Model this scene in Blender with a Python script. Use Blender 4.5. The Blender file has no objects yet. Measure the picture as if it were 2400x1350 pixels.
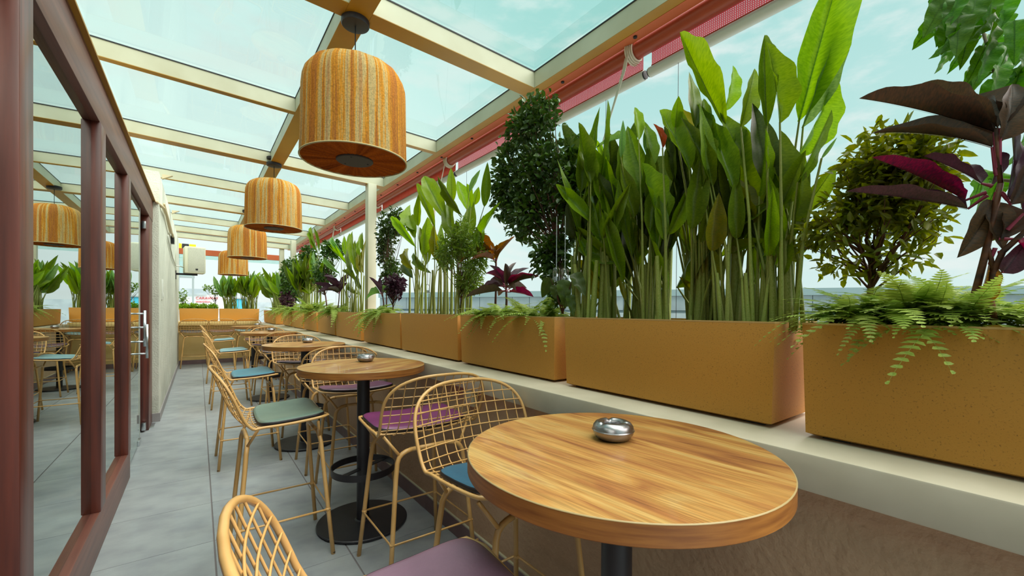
import bpy, bmesh, math, random
import numpy as np
from mathutils import Vector, Matrix

random.seed(7); np.random.seed(7)
S = bpy.context.scene
COL = S.collection
PI = math.pi
R = math.radians

# ------------------------------------------------------------------ camera
CAMH = 1.34
F = 985.0
PX, PY = 1200.0, 735.5
YAW = math.atan2(735, 985); PIT = -math.atan2(6.8, 985); ROLL = R(.4)
fw = Vector((math.sin(YAW)*math.cos(PIT), math.cos(YAW)*math.cos(PIT), math.sin(PIT)))
r0 = Vector((math.cos(YAW), -math.sin(YAW), 0)); u0 = r0.cross(fw)
rt = r0*math.cos(ROLL) + u0*math.sin(ROLL); up = u0*math.cos(ROLL) - r0*math.sin(ROLL)
CAM = Vector((0, 0, CAMH))
cd = bpy.data.cameras.new('camera'); cam = bpy.data.objects.new('camera', cd); COL.objects.link(cam)
cd.sensor_fit = 'HORIZONTAL'; cd.sensor_width = 36; cd.lens = 36*F/2400
cd.shift_x = 0; cd.shift_y = (PY-675)/2400
cd.clip_start = .02; cd.clip_end = 800
cam.matrix_world = Matrix(((rt.x, up.x, -fw.x, CAM.x), (rt.y, up.y, -fw.y, CAM.y), (rt.z, up.z, -fw.z, CAM.z), (0, 0, 0, 1)))
S.camera = cam

# ------------------------------------------------------------------ view
S.view_settings.view_transform = 'Standard'; S.view_settings.look = 'None'
S.view_settings.gamma = 1; S.view_settings.use_curve_mapping = False
S.view_settings.exposure = 0.6
try:
    S.cycles.max_bounces = 8; S.cycles.transparent_max_bounces = 16; S.cycles.diffuse_bounces = 4
    S.cycles.glossy_bounces = 4; S.cycles.caustics_reflective = False; S.cycles.caustics_refractive = False
except Exception: pass

# ------------------------------------------------------------------ sky
W = bpy.data.worlds.new('sky'); S.world = W; W.use_nodes = True
nt = W.node_tree; nt.nodes.clear()
def N(nt, t, **k):
    n = nt.nodes.new(t)
    for a, b in k.items(): setattr(n, a, b)
    return n
tc = N(nt, 'ShaderNodeTexCoord'); sp = N(nt, 'ShaderNodeSeparateXYZ'); nt.links.new(tc.outputs['Generated'], sp.inputs[0])
rp = N(nt, 'ShaderNodeValToRGB')
for i, (p, c) in enumerate([(0.0, (.72, .80, .76)), (.03, (.76, .95, .93)), (.25, (.60, .90, .87)), (.6, (.44, .80, .77)), (1.0, (.42, .78, .75))]):
    e = rp.color_ramp.elements[i] if i < 2 else rp.color_ramp.elements.new(p)
    e.position = p; e.color = (*c, 1)
nt.links.new(sp.outputs['Z'], rp.inputs[0])
# hazy glow towards the far end of the terrace, where the sun stands behind the overcast
dt = N(nt, 'ShaderNodeVectorMath', operation='DOT_PRODUCT'); nt.links.new(tc.outputs['Generated'], dt.inputs[0])
dt.inputs[1].default_value = Vector((.03, .985, .14)).normalized()
mr = N(nt, 'ShaderNodeMapRange', interpolation_type='SMOOTHSTEP'); nt.links.new(dt.outputs['Value'], mr.inputs[0])
mr.inputs[1].default_value = .70; mr.inputs[2].default_value = 1.0; mr.inputs[3].default_value = 0; mr.inputs[4].default_value = .8
mx = N(nt, 'ShaderNodeMix', data_type='RGBA'); nt.links.new(mr.outputs[0], mx.inputs[0]); nt.links.new(rp.outputs[0], mx.inputs[6])
mx.inputs[7].default_value = (1.02, 1.16, 1.12, 1)
# thin cloud
mp = N(nt, 'ShaderNodeMapping'); mp.inputs['Scale'].default_value = (1.6, 1.6, 4.5); nt.links.new(tc.outputs['Generated'], mp.inputs[0])
nz = N(nt, 'ShaderNodeTexNoise'); nz.inputs['Scale'].default_value = 3.4; nz.inputs['Detail'].default_value = 7; nz.inputs['Roughness'].default_value = .55
nt.links.new(mp.outputs[0], nz.inputs['Vector'])
mr2 = N(nt, 'ShaderNodeMapRange', interpolation_type='SMOOTHSTEP'); nt.links.new(nz.outputs[0], mr2.inputs[0])
mr2.inputs[1].default_value = .47; mr2.inputs[2].default_value = .66; mr2.inputs[3].default_value = 0; mr2.inputs[4].default_value = .75
mx2 = N(nt, 'ShaderNodeMix', data_type='RGBA'); nt.links.new(mr2.outputs[0], mx2.inputs[0]); nt.links.new(mx.outputs[2], mx2.inputs[6])
mx2.inputs[7].default_value = (.92, 1.0, .97, 1)
bg = N(nt, 'ShaderNodeBackground'); bg.inputs[1].default_value = .60
nt.links.new(mx2.outputs[2], bg.inputs[0])
wo = N(nt, 'ShaderNodeOutputWorld'); nt.links.new(bg.outputs[0], wo.inputs[0])

sd = bpy.data.lights.new('sun', 'SUN'); sd.energy = 5.6; sd.angle = R(85); sd.color = (1, .86, .80)
sun = bpy.data.objects.new('sun', sd); COL.objects.link(sun)
sun.rotation_euler = (R(19), R(24), 0)

# ------------------------------------------------------------------ materials
M = {}
def srgb(h):
    return tuple(((v/255)/12.92 if v/255 <= .04045 else ((v/255+.055)/1.055)**2.4) for v in h)
def mat(name, c, rough=.6, metal=0, c2=None, scale=8, stretch=(1, 1, 1), bump=0, bscale=None, detail=4, lo=.35, hi=.65,
        spec=.5, trans=0, rnd=0, obj=True, coat=0):
    m = bpy.data.materials.new(name); m.use_nodes = True; M[name] = m
    t = m.node_tree; p = t.nodes['Principled BSDF']
    p.inputs['Roughness'].default_value = rough; p.inputs['Metallic'].default_value = metal
    p.inputs['Specular IOR Level'].default_value = spec; p.inputs['Coat Weight'].default_value = coat
    p.inputs['Base Color'].default_value = (*c, 1)
    out = None
    if c2 or bump:
        co = N(t, 'ShaderNodeTexCoord'); mpp = N(t, 'ShaderNodeMapping'); mpp.inputs['Scale'].default_value = stretch
        t.links.new(co.outputs['Object'], mpp.inputs[0])
        nn = N(t, 'ShaderNodeTexNoise'); nn.inputs['Scale'].default_value = scale; nn.inputs['Detail'].default_value = detail
        t.links.new(mpp.outputs[0], nn.inputs['Vector'])
    if c2:
        a = N(t, 'ShaderNodeMapRange'); a.inputs[1].default_value = lo; a.inputs[2].default_value = hi
        t.links.new(nn.outputs[0], a.inputs[0])
        x = N(t, 'ShaderNodeMix', data_type='RGBA'); x.inputs[6].default_value = (*c, 1); x.inputs[7].default_value = (*c2, 1)
        t.links.new(a.outputs[0], x.inputs[0]); out = x.outputs[2]
    if rnd:
        oi = N(t, 'ShaderNodeObjectInfo'); hs = N(t, 'ShaderNodeHueSaturation')
        a = N(t, 'ShaderNodeMapRange'); a.inputs[3].default_value = 1-rnd; a.inputs[4].default_value = 1+rnd
        t.links.new(oi.outputs['Random'], a.inputs[0]); t.links.new(a.outputs[0], hs.inputs['Value'])
        a2 = N(t, 'ShaderNodeMapRange'); a2.inputs[3].default_value = .5-rnd*.06; a2.inputs[4].default_value = .5+rnd*.05
        t.links.new(oi.outputs['Random'], a2.inputs[0]); t.links.new(a2.outputs[0], hs.inputs['Hue'])
        if out: t.links.new(out, hs.inputs['Color'])
        else: hs.inputs['Color'].default_value = (*c, 1)
        out = hs.outputs[0]
    if out: t.links.new(out, p.inputs['Base Color'])
    if bump:
        nb = nn
        if bscale:
            nb = N(t, 'ShaderNodeTexNoise'); nb.inputs['Scale'].default_value = bscale; nb.inputs['Detail'].default_value = 5
            t.links.new(mpp.outputs[0], nb.inputs['Vector'])
        b = N(t, 'ShaderNodeBump'); b.inputs['Strength'].default_value = bump; b.inputs['Distance'].default_value = .01
        t.links.new(nb.outputs[0], b.inputs['Height']); t.links.new(b.outputs[0], p.inputs['Normal'])
    if trans:
        tr = N(t, 'ShaderNodeBsdfTranslucent'); ms = N(t, 'ShaderNodeMixShader'); ms.inputs[0].default_value = trans
        hs2 = N(t, 'ShaderNodeHueSaturation'); hs2.inputs['Value'].default_value = 1.25; hs2.inputs['Saturation'].default_value = 1.1
        if out: t.links.new(out, hs2.inputs['Color'])
        else: hs2.inputs['Color'].default_value = (*c, 1)
        t.links.new(hs2.outputs[0], tr.inputs['Color'])
        t.links.new(p.outputs[0], ms.inputs[1]); t.links.new(tr.outputs[0], ms.inputs[2])
        t.links.new(ms.outputs[0], t.nodes['Material Output'].inputs[0])
    return m

mat('cream_paint', srgb((205, 203, 178)), .45, c2=srgb((192, 188, 160)), scale=3)
mat('ochre_trim_shade', srgb((180, 134, 24)), .45, c2=srgb((164, 120, 22)), scale=2)  # flashing colour, also the warm shade painted under the cream beams
mat('black_rubber', (.008, .009, .012), .6)
mat('plaster_cream', srgb((216, 218, 204)), .85, c2=srgb((202, 204, 190)), scale=5, bump=.6, bscale=60)
mat('plaster_wall', srgb((208, 174, 142)), .85, c2=srgb((194, 160, 130)), scale=4, bump=.5, bscale=45)
mat('ledge_stone', srgb((216, 206, 184)), .5, c2=srgb((200, 190, 166)), scale=4)
mat('ochre_wall', srgb((246, 214, 146)), .7, c2=srgb((240, 206, 134)), scale=4)
mat('planter_fibre', srgb((202, 144, 58)), .6, c2=srgb((96, 60, 26)), scale=260, detail=2, lo=.60, hi=.86, bump=.12, bscale=300)
mat('planter_lip', srgb((214, 176, 112)), .5)
mat('tile_grey', srgb((160, 166, 168)), .5, c2=srgb((140, 145, 150)), scale=4.5, stretch=(1, 1.3, 1), bump=.08, bscale=30, rnd=.05, detail=8, coat=.15)
mat('grout', srgb((118, 112, 112)), .9)
mat('skirt_tile', srgb((140, 116, 118)), .5, c2=srgb((124, 100, 104)), scale=5)
mat('skirt_tile_grey', srgb((150, 146, 146)), .55)
mat('dark_wood', srgb((112, 50, 34)), .34, c2=srgb((76, 32, 24)), scale=5, stretch=(6, 6, .35), detail=8, spec=.6, bump=.05)
mat('dark_wood_long', srgb((128, 80, 66)), .4, c2=srgb((102, 60, 52)), scale=5, stretch=(6, .35, 6), detail=8, spec=.5)
mat('soil', srgb((60, 44, 30)), .95, c2=srgb((36, 26, 18)), scale=30, bump=.5)
mat('cane_paint', srgb((222, 176, 110)), .38, c2=srgb((208, 160, 94)), scale=9, coat=.2)
mat('cushion_piping', srgb((24, 20, 26)), .5)
mat('black_steel', srgb((28, 26, 32)), .45, c2=srgb((36, 34, 40)), scale=6)
mat('steel', (.34, .33, .34), .3, 1, bump=.03, bscale=80)
mat('steel_bar', (.6, .63, .66), .3, 1)
mat('table_edge', srgb((178, 118, 54)), .45, c2=srgb((136, 82, 36)), scale=6, stretch=(1, 1, 14), detail=6)
mat('table_edge_line', srgb((178, 156, 108)), .4)
mat('terracotta', srgb((205, 108, 62)), .55, c2=srgb((190, 96, 56)), scale=2)
mat('awning_tube', srgb((160, 72, 48)), .4)
mat('shade_cloth', srgb((190, 92, 80)), .8, trans=.12)
mat('rail_white', srgb((196, 204, 196)), .4)
mat('rope', srgb((214, 208, 190)), .9)
mat('lamp_rim', srgb((205, 190, 140)), .8)
mat('lamp_disc', srgb((62, 50, 46)), .6)
mat('speaker_box', srgb((222, 220, 196)), .5)
mat('speaker_grille', srgb((206, 206, 190)), .7, c2=srgb((188, 188, 172)), scale=160, detail=1)
mat('conduit', srgb((214, 196, 158)), .6)
mat('switch_white', srgb((226, 228, 220)), .4)
mat('stem_green', srgb((126, 146, 46)), .5, c2=srgb((168, 172, 92)), scale=7, stretch=(6, 6, 1), rnd=.2, trans=.15)
mat('stem_brown', srgb((96, 52, 26)), .7, c2=srgb((62, 34, 20)), scale=20)
mat('cord_stem', srgb((120, 70, 34)), .6, c2=srgb((52, 32, 24)), scale=12, stretch=(1, 1, 3))
mat('stem_pink', srgb((150, 52, 78)), .45)
mat('bark_pale', srgb((110, 100, 80)), .8)
mat('concrete', srgb((178, 188, 190)), .9, c2=srgb((158, 170, 174)), scale=.4, detail=6)
mat('concrete_dark', srgb((142, 156, 158)), .9)
mat('concrete_cap', srgb((150, 172, 174)), .9)
mat('scrub', srgb((120, 140, 110)), .95, c2=srgb((150, 160, 140)), scale=.6)
mat('asphalt', srgb((150, 160, 160)), .95)
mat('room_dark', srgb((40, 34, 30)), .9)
mat('sign_white', srgb((235, 240, 238)), .6)
mat('sign_red', srgb((200, 40, 50)), .6)
mat('sign_yellow', srgb((250, 200, 10)), .6)
mat('sign_black', srgb((30, 30, 30)), .6)
mat('sign_grey', srgb((150, 165, 165)), .7)
mat('tarp_blue', srgb((70, 190, 220)), .6)
mat('grey_building', srgb((186, 200, 204)), .8, c2=srgb((160, 176, 182)), scale=.8)

LEAFC = {0: ((122, 158, 26), (148, 178, 40)), 1: ((96, 124, 24), (120, 144, 34)), 2: ((62, 82, 28), (82, 100, 36)),
         3: ((150, 140, 30), (118, 126, 34)), 4: ((140, 176, 100), (110, 150, 80)), 5: ((206, 96, 24), (170, 80, 30))}  # the pale green tone has backlight put into its colour
def leafmat(name, c, c2, trans=.35, rnd=.2, rough=.38):
    m = mat(name, srgb(c), rough, c2=srgb(c2), scale=14, stretch=(.6, 5, 1), rnd=rnd, trans=trans, detail=3, spec=.4)
    return m
for k, (a, b) in LEAFC.items(): leafmat('leaf%d' % k, a, b, trans=(.45 if k in (0, 3, 4, 5) else .28))
leafmat('dark_foliage', (48, 76, 28), (80, 112, 38), trans=.2)
leafmat('mid_foliage', (96, 128, 40), (128, 154, 58), trans=.35)
leafmat('olive_foliage', (112, 130, 26), (150, 156, 46), trans=.45)
leafmat('lime_foliage', (120, 160, 40), (160, 190, 60), trans=.4)
leafmat('fern_green', (150, 176, 78), (178, 198, 104), trans=.35, rnd=.18, rough=.6)
leafmat('cord_purple', (86, 50, 66), (62, 40, 50), trans=.25)
leafmat('cord_brown', (86, 62, 46), (60, 50, 40), trans=.3)
leafmat('cord_magenta', (150, 34, 66), (90, 34, 58), trans=.35)
leafmat('cord_orange', (170, 98, 40), (96, 84, 40), trans=.4)
leafmat('tree_green', (70, 122, 30), (96, 146, 44), trans=.3)

# leather cushions
CUSH = {}
for n, c, c2 in [('sage', (112, 132, 118), (96, 118, 106)), ('teal', (70, 132, 152), (60, 118, 138)), ('pale_blue', (128, 166, 172), (112, 150, 158)),
                 ('magenta', (124, 58, 104), (108, 50, 92)), ('mauve', (128, 96, 116), (112, 84, 102)), ('blue', (44, 100, 128), (38, 88, 116)),
                 ('sky', (92, 132, 160), (80, 118, 146)), ('plum', (104, 76, 92), (90, 66, 82)), ('indigo', (76, 72, 96), (66, 62, 84)),
                 ('navy', (50, 56, 72), (42, 48, 62)), ('brown', (122, 84, 80), (104, 72, 70)), ('violet', (124, 78, 112), (110, 66, 98))]:
    CUSH[n] = mat('leather_' + n, srgb(c), .36, c2=srgb(c2), scale=6, bump=.06, bscale=120, spec=.5)

# wood top: long grain with knots
def wood_top():
    m = bpy.data.materials.new('wood_laminate'); m.use_nodes = True; M['wood_laminate'] = m
    t = m.node_tree; p = t.nodes['Principled BSDF']; p.inputs['Roughness'].default_value = .42; p.inputs['Coat Weight'].default_value = .12
    co = N(t, 'ShaderNodeTexCoord'); mpp = N(t, 'ShaderNodeMapping')
    mpp.inputs['Rotation'].default_value = (0, 0, 0); mpp.inputs['Scale'].default_value = (1.0, 6, 1)
    t.links.new(co.outputs['Object'], mpp.inputs[0])
    n1 = N(t, 'ShaderNodeTexNoise'); n1.inputs['Scale'].default_value = 2.4; n1.inputs['Detail'].default_value = 9; n1.inputs['Distortion'].default_value = 1.1
    t.links.new(mpp.outputs[0], n1.inputs['Vector'])
    r1 = N(t, 'ShaderNodeValToRGB')
    for i, (q, c) in enumerate([(.24, (112, 62, 42)), (.38, (164, 108, 58)), (.5, (190, 140, 74)), (.64, (200, 162, 96)), (.8, (160, 110, 64))]):
        e = r1.color_ramp.elements[i] if i < 2 else r1.color_ramp.elements.new(q)
        e.position = q; e.color = (*srgb(c), 1)
    t.links.new(n1.outputs[0], r1.inputs[0])
    m2 = N(t, 'ShaderNodeMapping'); m2.inputs['Scale'].default_value = (1.5, 60, 1); t.links.new(co.outputs['Object'], m2.inputs[0])
    n2 = N(t, 'ShaderNodeTexNoise'); n2.inputs['Scale'].default_value = 4; n2.inputs['Detail'].default_value = 4; t.links.new(m2.outputs[0], n2.inputs['Vector'])
    a = N(t, 'ShaderNodeMapRange'); a.inputs[1].default_value = .35; a.inputs[2].default_value = .6; a.inputs[3].default_value = .60; a.inputs[4].default_value = 1.04
    t.links.new(n2.outputs[0], a.inputs[0])
    mm = N(t, 'ShaderNodeMix', data_type='RGBA', blend_type='MULTIPLY'); mm.inputs[0].default_value = .8
    t.links.new(r1.outputs[0], mm.inputs[6]); t.links.new(a.outputs[0], mm.inputs[7])
    t.links.new(mm.outputs[2], p.inputs['Base Color'])
wood_top()

# pendant shade fabric: vertical stripes round the object's axis
def lamp_fabric(name, radial=False):
    m = bpy.data.materials.new(name); m.use_nodes = True; M[name] = m
    t = m.node_tree; p = t.nodes['Principled BSDF']; p.inputs['Roughness'].default_value = .9; p.inputs['Specular IOR Level'].default_value = .1
    co = N(t, 'ShaderNodeTexCoord'); s = N(t, 'ShaderNodeSeparateXYZ'); t.links.new(co.outputs['Object'], s.inputs[0])
    at = N(t, 'ShaderNodeMath', operation='ARCTAN2'); t.links.new(s.outputs[1], at.inputs[0]); t.links.new(s.outputs[0], at.inputs[1])
    oi = N(t, 'ShaderNodeObjectInfo')
    c = N(t, 'ShaderNodeCombineXYZ'); t.links.new(at.outputs[0], c.inputs[0])
    zz = N(t, 'ShaderNodeMath', operation='MULTIPLY'); zz.inputs[1].default_value = .07 if not radial else 0; t.links.new(s.outputs[2], zz.inputs[0])
    t.links.new(zz.outputs[0], c.inputs[1])
    rr = N(t, 'ShaderNodeMath', operation='MULTIPLY'); rr.inputs[1].default_value = 20; t.links.new(oi.outputs['Random'], rr.inputs[0]); t.links.new(rr.outputs[0], c.inputs[2])
    n1 = N(t, 'ShaderNodeTexNoise'); n1.inputs['Scale'].default_value = 5.0; n1.inputs['Detail'].default_value = 9; n1.inputs['Roughness'].default_value = .72
    t.links.new(c.outputs[0], n1.inputs['Vector'])
    r1 = N(t, 'ShaderNodeValToRGB')
    cols = [(.28, (150, 84, 34)), (.38, (216, 140, 58)), (.44, (190, 124, 70)), (.5, (242, 168, 52)), (.55, (224, 208, 150)), (.62, (206, 150, 92)), (.7, (222, 214, 168))]
    if radial: cols = [(.3, (96, 44, 10)), (.45, (150, 78, 18)), (.6, (186, 104, 26)), (.75, (120, 60, 14))]
    for i, (q, cc) in enumerate(cols):
        e = r1.color_ramp.elements[i] if i < 2 else r1.color_ramp.elements.new(q)
        e.position = q; e.color = (*srgb(cc), 1)
    t.links.new(n1.outputs[0], r1.inputs[0])
    n2 = N(t, 'ShaderNodeTexNoise'); n2.inputs['Scale'].default_value = 120; n2.inputs['Detail'].default_value = 3; t.links.new(co.outputs['Object'], n2.inputs['Vector'])
    a = N(t, 'ShaderNodeMapRange'); a.inputs[1].default_value = .3; a.inputs[2].default_value = .6; a.inputs[3].default_value = .6; a.inputs[4].default_value = 1.1
    t.links.new(n2.outputs[0], a.inputs[0])
    mm = N(t, 'ShaderNodeMix', data_type='RGBA', blend_type='MULTIPLY'); mm.inputs[0].default_value = .7
    t.links.new(r1.outputs[0], mm.inputs[6]); t.links.new(a.outputs[0], mm.inputs[7]); t.links.new(mm.outputs[2], p.inputs['Base Color'])
    b = N(t, 'ShaderNodeBump'); b.inputs['Strength'].default_value = .5; b.inputs['Distance'].default_value = .006
    t.links.new(n1.outputs[0], b.inputs['Height']); t.links.new(b.outputs[0], p.inputs['Normal'])
    tr = N(t, 'ShaderNodeBsdfTranslucent'); t.links.new(mm.outputs[2], tr.inputs[0]); ms = N(t, 'ShaderNodeMixShader'); ms.inputs[0].default_value = .3
    t.links.new(p.outputs[0], ms.inputs[1]); t.links.new(tr.outputs[0], ms.inputs[2]); t.links.new(ms.outputs[0], t.nodes['Material Output'].inputs[0])
lamp_fabric('lamp_fabric'); lamp_fabric('lamp_pleats', True)

def glassmat(name, tint, fac, gl=(1, 1, 1)):
    m = bpy.data.materials.new(name); m.use_nodes = True; M[name] = m
    t = m.node_tree; t.nodes.remove(t.nodes['Principled BSDF'])
    g = N(t, 'ShaderNodeBsdfGlossy'); g.inputs['Roughness'].default_value = 0; g.inputs['Color'].default_value = (*gl, 1)
    tr = N(t, 'ShaderNodeBsdfTransparent'); tr.inputs[0].default_value = (*tint, 1)
    ms = N(t, 'ShaderNodeMixShader')
    fr = N(t, 'ShaderNodeFresnel'); fr.inputs[0].default_value = 1.5
    a = N(t, 'ShaderNodeMapRange'); a.inputs[3].default_value = fac[0]; a.inputs[4].default_value = fac[1]; t.links.new(fr.outputs[0], a.inputs[0])
    t.links.new(a.outputs[0], ms.inputs[0]); t.links.new(tr.outputs[0], ms.inputs[1]); t.links.new(g.outputs[0], ms.inputs[2])
    t.links.new(ms.outputs[0], t.nodes['Material Output'].inputs[0])
glassmat('roof_glass', (.92, .985, .97), (0, .10))
glassmat('tinted_glass', (.55, .62, .60), (.62, .95), (.86, .92, .90))
glassmat('clear_glass', (.96, .98, .98), (.04, .8))
glassmat('far_glass', (.80, .93, .90), (.02, .6))
def meshmat():
    m = bpy.data.materials.new('shade_mesh'); m.use_nodes = True; M['shade_mesh'] = m
    t = m.node_tree; p = t.nodes['Principled BSDF']; p.inputs['Roughness'].default_value = .8; p.inputs['Base Color'].default_value = (*srgb((190, 52, 56)), 1)
    co = N(t, 'ShaderNodeTexCoord'); mp_ = N(t, 'ShaderNodeMapping'); mp_.inputs['Scale'].default_value = (1, 1, 1)
    t.links.new(co.outputs['Object'], mp_.inputs[0])
    s = N(t, 'ShaderNodeSeparateXYZ'); t.links.new(mp_.outputs[0], s.inputs[0])
    def wave(o, f, th):
        a = N(t, 'ShaderNodeMath', operation='MULTIPLY'); a.inputs[1].default_value = f; t.links.new(o, a.inputs[0])
        b = N(t, 'ShaderNodeMath', operation='FRACT'); t.links.new(a.outputs[0], b.inputs[0])
        c = N(t, 'ShaderNodeMath', operation='GREATER_THAN'); c.inputs[1].default_value = th; t.links.new(b.outputs[0], c.inputs[0]); return c.outputs[0]
    a = wave(s.outputs[1], 90, .4); b = wave(s.outputs[2], 110, .74)
    mu = N(t, 'ShaderNodeMath', operation='MULTIPLY'); t.links.new(a, mu.inputs[0]); t.links.new(b, mu.inputs[1])
    tr = N(t, 'ShaderNodeBsdfTransparent'); ms = N(t, 'ShaderNodeMixShader'); t.links.new(mu.outputs[0], ms.inputs[0])
    tl = N(t, 'ShaderNodeBsdfTranslucent'); tl.inputs[0].default_value = (*srgb((170, 60, 70)), 1); m2 = N(t, 'ShaderNodeMixShader'); m2.inputs[0].default_value = .45
    t.links.new(p.outputs[0], m2.inputs[1]); t.links.new(tl.outputs[0], m2.inputs[2])
    t.links.new(m2.outputs[0], ms.inputs[1]); t.links.new(tr.outputs[0], ms.inputs[2]); t.links.new(ms.outputs[0], t.nodes['Material Output'].inputs[0])
meshmat()

# ------------------------------------------------------------------ mesh helpers
class MB:
    def __init__(s): s.v = []; s.f = []; s.mi = []; s.cur = 0
    def add(s, vs, fs):
        n = len(s.v); s.v += [tuple(v) for v in vs]; s.f += [tuple(n+i for i in f) for f in fs]; s.mi += [s.cur]*len(fs)
    def box(s, x0, x1, y0, y1, z0, z1, b=0):
        if b:
            return s.bbox(x0, x1, y0, y1, z0, z1, b)
        s.add([(x0, y0, z0), (x1, y0, z0), (x1, y1, z0), (x0, y1, z0), (x0, y0, z1), (x1, y0, z1), (x1, y1, z1), (x0, y1, z1)],
              [(3, 2, 1, 0), (4, 5, 6, 7), (0, 1, 5, 4), (1, 2, 6, 5), (2, 3, 7, 6), (3, 0, 4, 7)])
    def bbox(s, x0, x1, y0, y1, z0, z1, b):
        bm = bmesh.new(); bmesh.ops.create_cube(bm, size=1)
        for v in bm.verts: v.co = Vector(((x0+x1)/2+v.co.x*(x1-x0), (y0+y1)/2+v.co.y*(y1-y0), (z0+z1)/2+v.co.z*(z1-z0)))
        bmesh.ops.bevel(bm, geom=bm.edges[:], offset=b, segments=2, affect='EDGES', profile=.5)
        bm.verts.index_update(); s.add([v.co[:] for v in bm.verts], [[v.index for v in f.verts] for f in bm.faces]); bm.free()
    def slope_box(s, x0, x1, y0, y1, zf, h):
        a, b = zf(x0), zf(x1)
        s.add([(x0, y0, a), (x1, y0, b), (x1, y1, b), (x0, y1, a), (x0, y0, a+h), (x1, y0, b+h), (x1, y1, b+h), (x0, y1, a+h)],
              [(3, 2, 1, 0), (4, 5, 6, 7), (0, 1, 5, 4), (1, 2, 6, 5), (2, 3, 7, 6), (3, 0, 4, 7)])
    def tube(s, pts, r, n=8, closed=False, cap=True):
        P = [Vector(p) for p in pts]; m = len(P)
        rs = r if isinstance(r, (list, tuple)) else [r]*m
        T = []
        for i in range(m):
            a = P[(i-1) % m] if (closed or i > 0) else P[i]; b = P[(i+1) % m] if (closed or i < m-1) else P[i]
            d = (b-a); T.append(d.normalized() if d.length > 1e-9 else Vector((0, 0, 1)))
        u = T[0].orthogonal().normalized(); vs = []
        for i in range(m):
            u = (u - T[i]*u.dot(T[i]))
            u = u.normalized() if u.length > 1e-6 else T[i].orthogonal().normalized()
            w = T[i].cross(u)
            for k in range(n):
                a = 2*PI*k/n; vs.append(P[i] + (u*math.cos(a) + w*math.sin(a))*rs[i])
        fs = []
        for i in range(m if closed else m-1):
            for k in range(n):
                j = (i+1) % m; fs.append((i*n+k, i*n+(k+1) % n, j*n+(k+1) % n, j*n+k))
        if cap and not closed:
            fs.append(tuple(range(n))[::-1]); fs.append(tuple((m-1)*n+k for k in range(n)))
        s.add(vs, fs)
    def lathe(s, prof, n=32, c=(0, 0, 0), wob=None):
        vs = []; fs = []
        for r, z in prof:
            for k in range(n):
                a = 2*PI*k/n; rr = r*(wob(a, z) if wob else 1); vs.append((c[0]+rr*math.cos(a), c[1]+rr*math.sin(a), c[2]+z))
        for i in range(len(prof)-1):
            for k in range(n): fs.append((i*n+k, i*n+(k+1) % n, (i+1)*n+(k+1) % n, (i+1)*n+k))
        s.add(vs, fs)
    def mesh(s, name, smooth=True):
        me = bpy.data.meshes.new(name); me.from_pydata(s.v, [], s.f)
        if smooth: me.polygons.foreach_set('use_smooth', [True]*len(me.polygons))
        me.polygons.foreach_set('material_index', s.mi)
        me.update(); return me

def link(name, me, mats, parent=None, smooth_angle=None):
    if not isinstance(mats, (list, tuple)): mats = [mats]
    if me is not None and len(me.materials) == 0:
        for q in mats: me.materials.append(M[q] if isinstance(q, str) else q)
    o = bpy.data.objects.new(name, me); COL.objects.link(o)
    if parent is not None: o.parent = parent
    return o
def build(name, mb, mats, parent=None, smooth=False):
    me = mb.mesh(name, True)
    if not smooth:
        try: me.set_sharp_from_angle(angle=R(35))
        except Exception: me.polygons.foreach_set('use_smooth', [False]*len(me.polygons))
    return link(name, me, mats, parent)
def tag(o, label, cat, group=None):
    o['label'] = label; o['category'] = cat
    if group: o['group'] = group
    return o
def thing(name, label, cat, loc=(0, 0, 0), rz=0, group=None):
    o = bpy.data.objects.new(name, None); COL.objects.link(o); o.location = loc; o.rotation_euler = (0, 0, rz)
    o.empty_display_size = .05
    return tag(o, label, cat, group)
def struct(name, loc=(0, 0, 0), label=None):
    o = bpy.data.objects.new(name, None); COL.objects.link(o); o.location = loc; o['kind'] = 'structure'
    o.empty_display_size = .05
    return o
def copy_tree(o, parent=None):
    c = o.copy(); COL.objects.link(c)
    if parent: c.parent = parent
    for ch in list(o.children): copy_tree(ch, c)
    return c
def boxobj(name, dims, m, parent=None, b=0):
    mb = MB(); mb.box(*dims, b); return build(name, mb, m, parent)
# a point on a real plane x = const of the scene, seen along a photograph direction (used while surveying the plants)
def on_x(px, py, x):
    d = fw*F + rt*(px-PX) + up*(PY-py); return CAM + d*(x/d.x)
def on_y(px, py, y):
    d = fw*F + rt*(px-PX) + up*(PY-py); return CAM + d*(y/d.y)
def depth(p): return (Vector(p)-CAM).dot(fw)

# ================================================================== SETTING
Y0, Y1 = -1.6, 12.75
# ---- floor: every tile its own slab over a grout bed
fl = struct('floor')
boxobj('grout_bed', (-.62, 1.26, Y0, Y1, -.06, -.004), 'grout', fl)
tx = [(-.52, .073), (.077, .673), (.677, 1.238)]
bm_cache = {}
j0 = 2.966-.595*8
for ci, (a, b) in enumerate(tx):
    y = j0
    while y < Y1:
        y1 = min(y+.595, Y1)
        if y1-y > .02:
            key = (ci, round(y1-y, 3))
            if key not in bm_cache:
                mb = MB(); mb.box(0, b-a-.003, 0, y1-y-.004, -.02, 0, .0015); me = mb.mesh('tile', False); me.materials.append(M['tile_grey']); bm_cache[key] = me
            o = bpy.data.objects.new('tile', bm_cache[key]); COL.objects.link(o); o.parent = fl; o.location = (a+.0015, y+.002, 0)
        y += .595
fl['kind'] = 'structure'

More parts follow.
